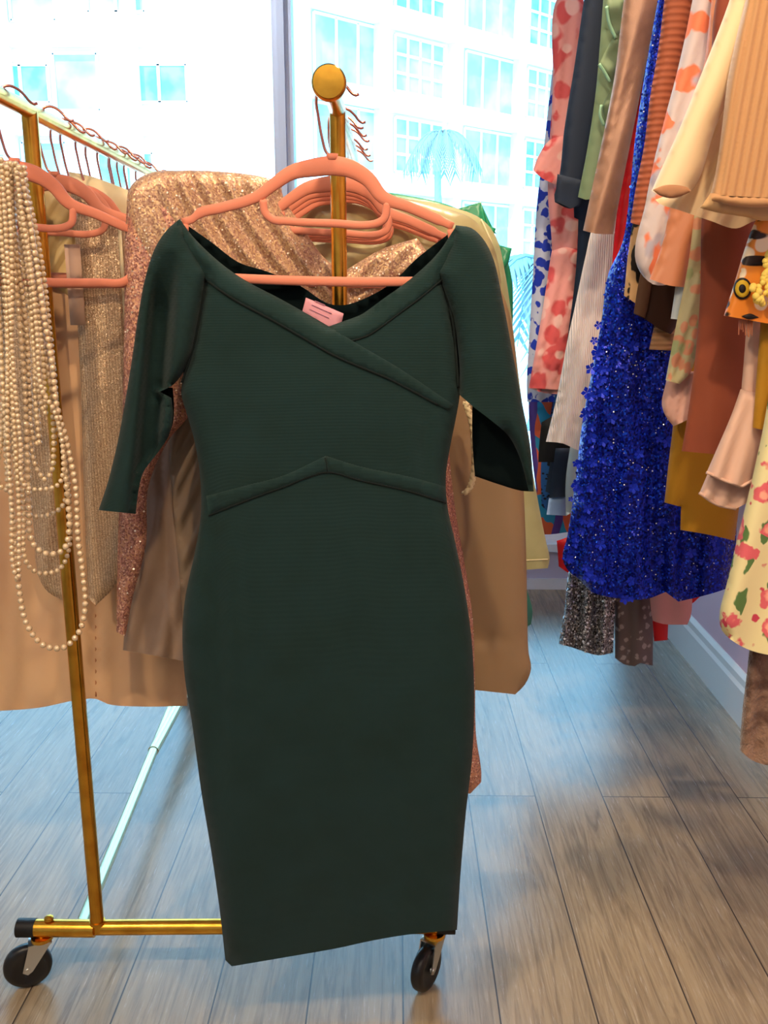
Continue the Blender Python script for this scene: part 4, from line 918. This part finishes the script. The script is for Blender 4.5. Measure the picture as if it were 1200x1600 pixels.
# cream jacket: body and bell sleeve
cj = thing('cream_jacket', 'cream beige jacket with wide bell sleeve next to the ribbed cardigan', 'jacket', tuple(P(1090, 350, 1.55)))
Cloth([(1200, -60), (1240, -40), (1240, 340), (1180, 345), (1150, 357), (1110, 345), (1060, 328), (1030, 318), (1024, 312), (1070, 295), (1090, 200), (1140, 60)], 1.57, 0.020, 18, res=7, folds=[(0.006, 40, 0.3, 0.5, 0.6)]).mb().build('jacket_body', creamb, cj)
Cloth([(1158, -60), (1212, -60), (1205, 0), (1180, 60), (1150, 130), (1118, 200), (1092, 280), (1082, 296), (1068, 306), (1046, 310), (1030, 305), (1018, 298), (1035, 260), (1062, 200), (1090, 130), (1118, 60), (1140, 0)], 1.50, 0.028, 30, res=7).mb().build('sleeve', creamb, cj)
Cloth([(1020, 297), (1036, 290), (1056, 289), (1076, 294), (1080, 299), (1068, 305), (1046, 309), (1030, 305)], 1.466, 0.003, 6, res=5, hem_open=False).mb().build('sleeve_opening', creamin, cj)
# ribbed cardigan
rc = thing('ribbed_cardigan', 'caramel wide-ribbed cardigan cut by the right edge', 'cardigan', tuple(P(1150, 320, 1.44)))
ribf = lambda x, y: 0.0050*np.abs(np.sin((x-(1180-0.20*y)+ (x-1160)*0.12)/4.9))
RC = Cloth([(1178, -60), (1165, 0), (1150, 60), (1136, 130), (1128, 200), (1118, 270), (1110, 304), (1140, 306), (1180, 308), (1260, 310), (1280, 100), (1270, -60)], 1.44, 0.028, 22, fn=ribf, res=3.6)
RC.mb().build('cardigan_body', ribt, rc)
Cloth([(1110, 302), (1150, 304), (1240, 306), (1240, 318), (1190, 324), (1150, 322), (1112, 314)], 1.415, 0.008, 7, res=5, hem_open=False).mb().build('hem_band', ribt, rc)
Cloth([(1118, 290), (1094, 325), (1120, 332), (1170, 340), (1190, 345), (1230, 340), (1240, 300)], 1.475, 0.010, 10, res=6, hem_open=False).mb().build('inner_flap', ribt_in, rc)
# orange printed satin top with yellow flowers
tg = thing('printed_top', 'orange satin top with black and cream print under the ribbed cardigan', 'top', tuple(P(1170, 500, 1.50)))
TG = Cloth([(1200, 315), (1240, 310), (1240, 506), (1205, 506), (1170, 500), (1131, 493), (1145, 450), (1160, 400), (1178, 350)], 1.525, 0.014, 14, res=6, hem_open=True)
TG.mb().build('top_body', tig, tg)
eye = MB(); eb = MB()
for rr_, mbx, e_ in ((15, 'k', 0.002), (12, 'y', 0.0035), (6, 'k', 0.005)):
    pts = [(1160+rr_*math.cos(a)*0.95, 451+rr_*1.15*math.sin(a)) for a in np.linspace(0, 2*math.pi, 14)[:-1]]
    Cloth(pts, TG.on(e_), 0.0008, 3, res=4, hem_open=False).mb(eb if mbx == 'k' else eye)
for pts in ([(1172, 413), (1186, 409), (1204, 412), (1187, 414)], [(1158, 494), (1172, 490), (1186, 496), (1170, 499)], [(1182, 346), (1196, 338), (1212, 340), (1196, 344)]):
    Cloth(pts, TG.on(0.002), 0.0008, 3, res=3, hem_open=False).mb(eb)
eye.build('printed_ring', M('yellow print', (206, 170, 40), 0.5), tg); eb.build('printed_spot', M('black print', (30, 24, 26), 0.5), tg)
fw = MB()
for k in range(34):
    a = random.uniform(0, 6.28); r = 20*math.sqrt(random.random()); x, y = 1190+r*math.cos(a)*1.1+5, 455+r*math.sin(a)
    fw.sphere(tuple(P(x, y, 1.492+random.uniform(-0.005, 0.004))), random.uniform(0.004, 0.0065), 8, 6)
for k in range(16):
    fw.sphere(tuple(P(1194+k*0.6+random.uniform(-4, 4), 438-k*3, 1.496)), 0.0055, 8, 6)
fw.build('crochet_flower', yel, tg, kind='stuff')
fr_ = MB()
for k in range(14):
    x = 1155+k*1.6; fr_.tube([tuple(P(x, 500, 1.53)), tuple(P(x+random.uniform(-2, 3), 518+random.uniform(-4, 9), 1.53))], 0.0009, 5)
fr_.build('fringe', coral, tg, kind='stuff')
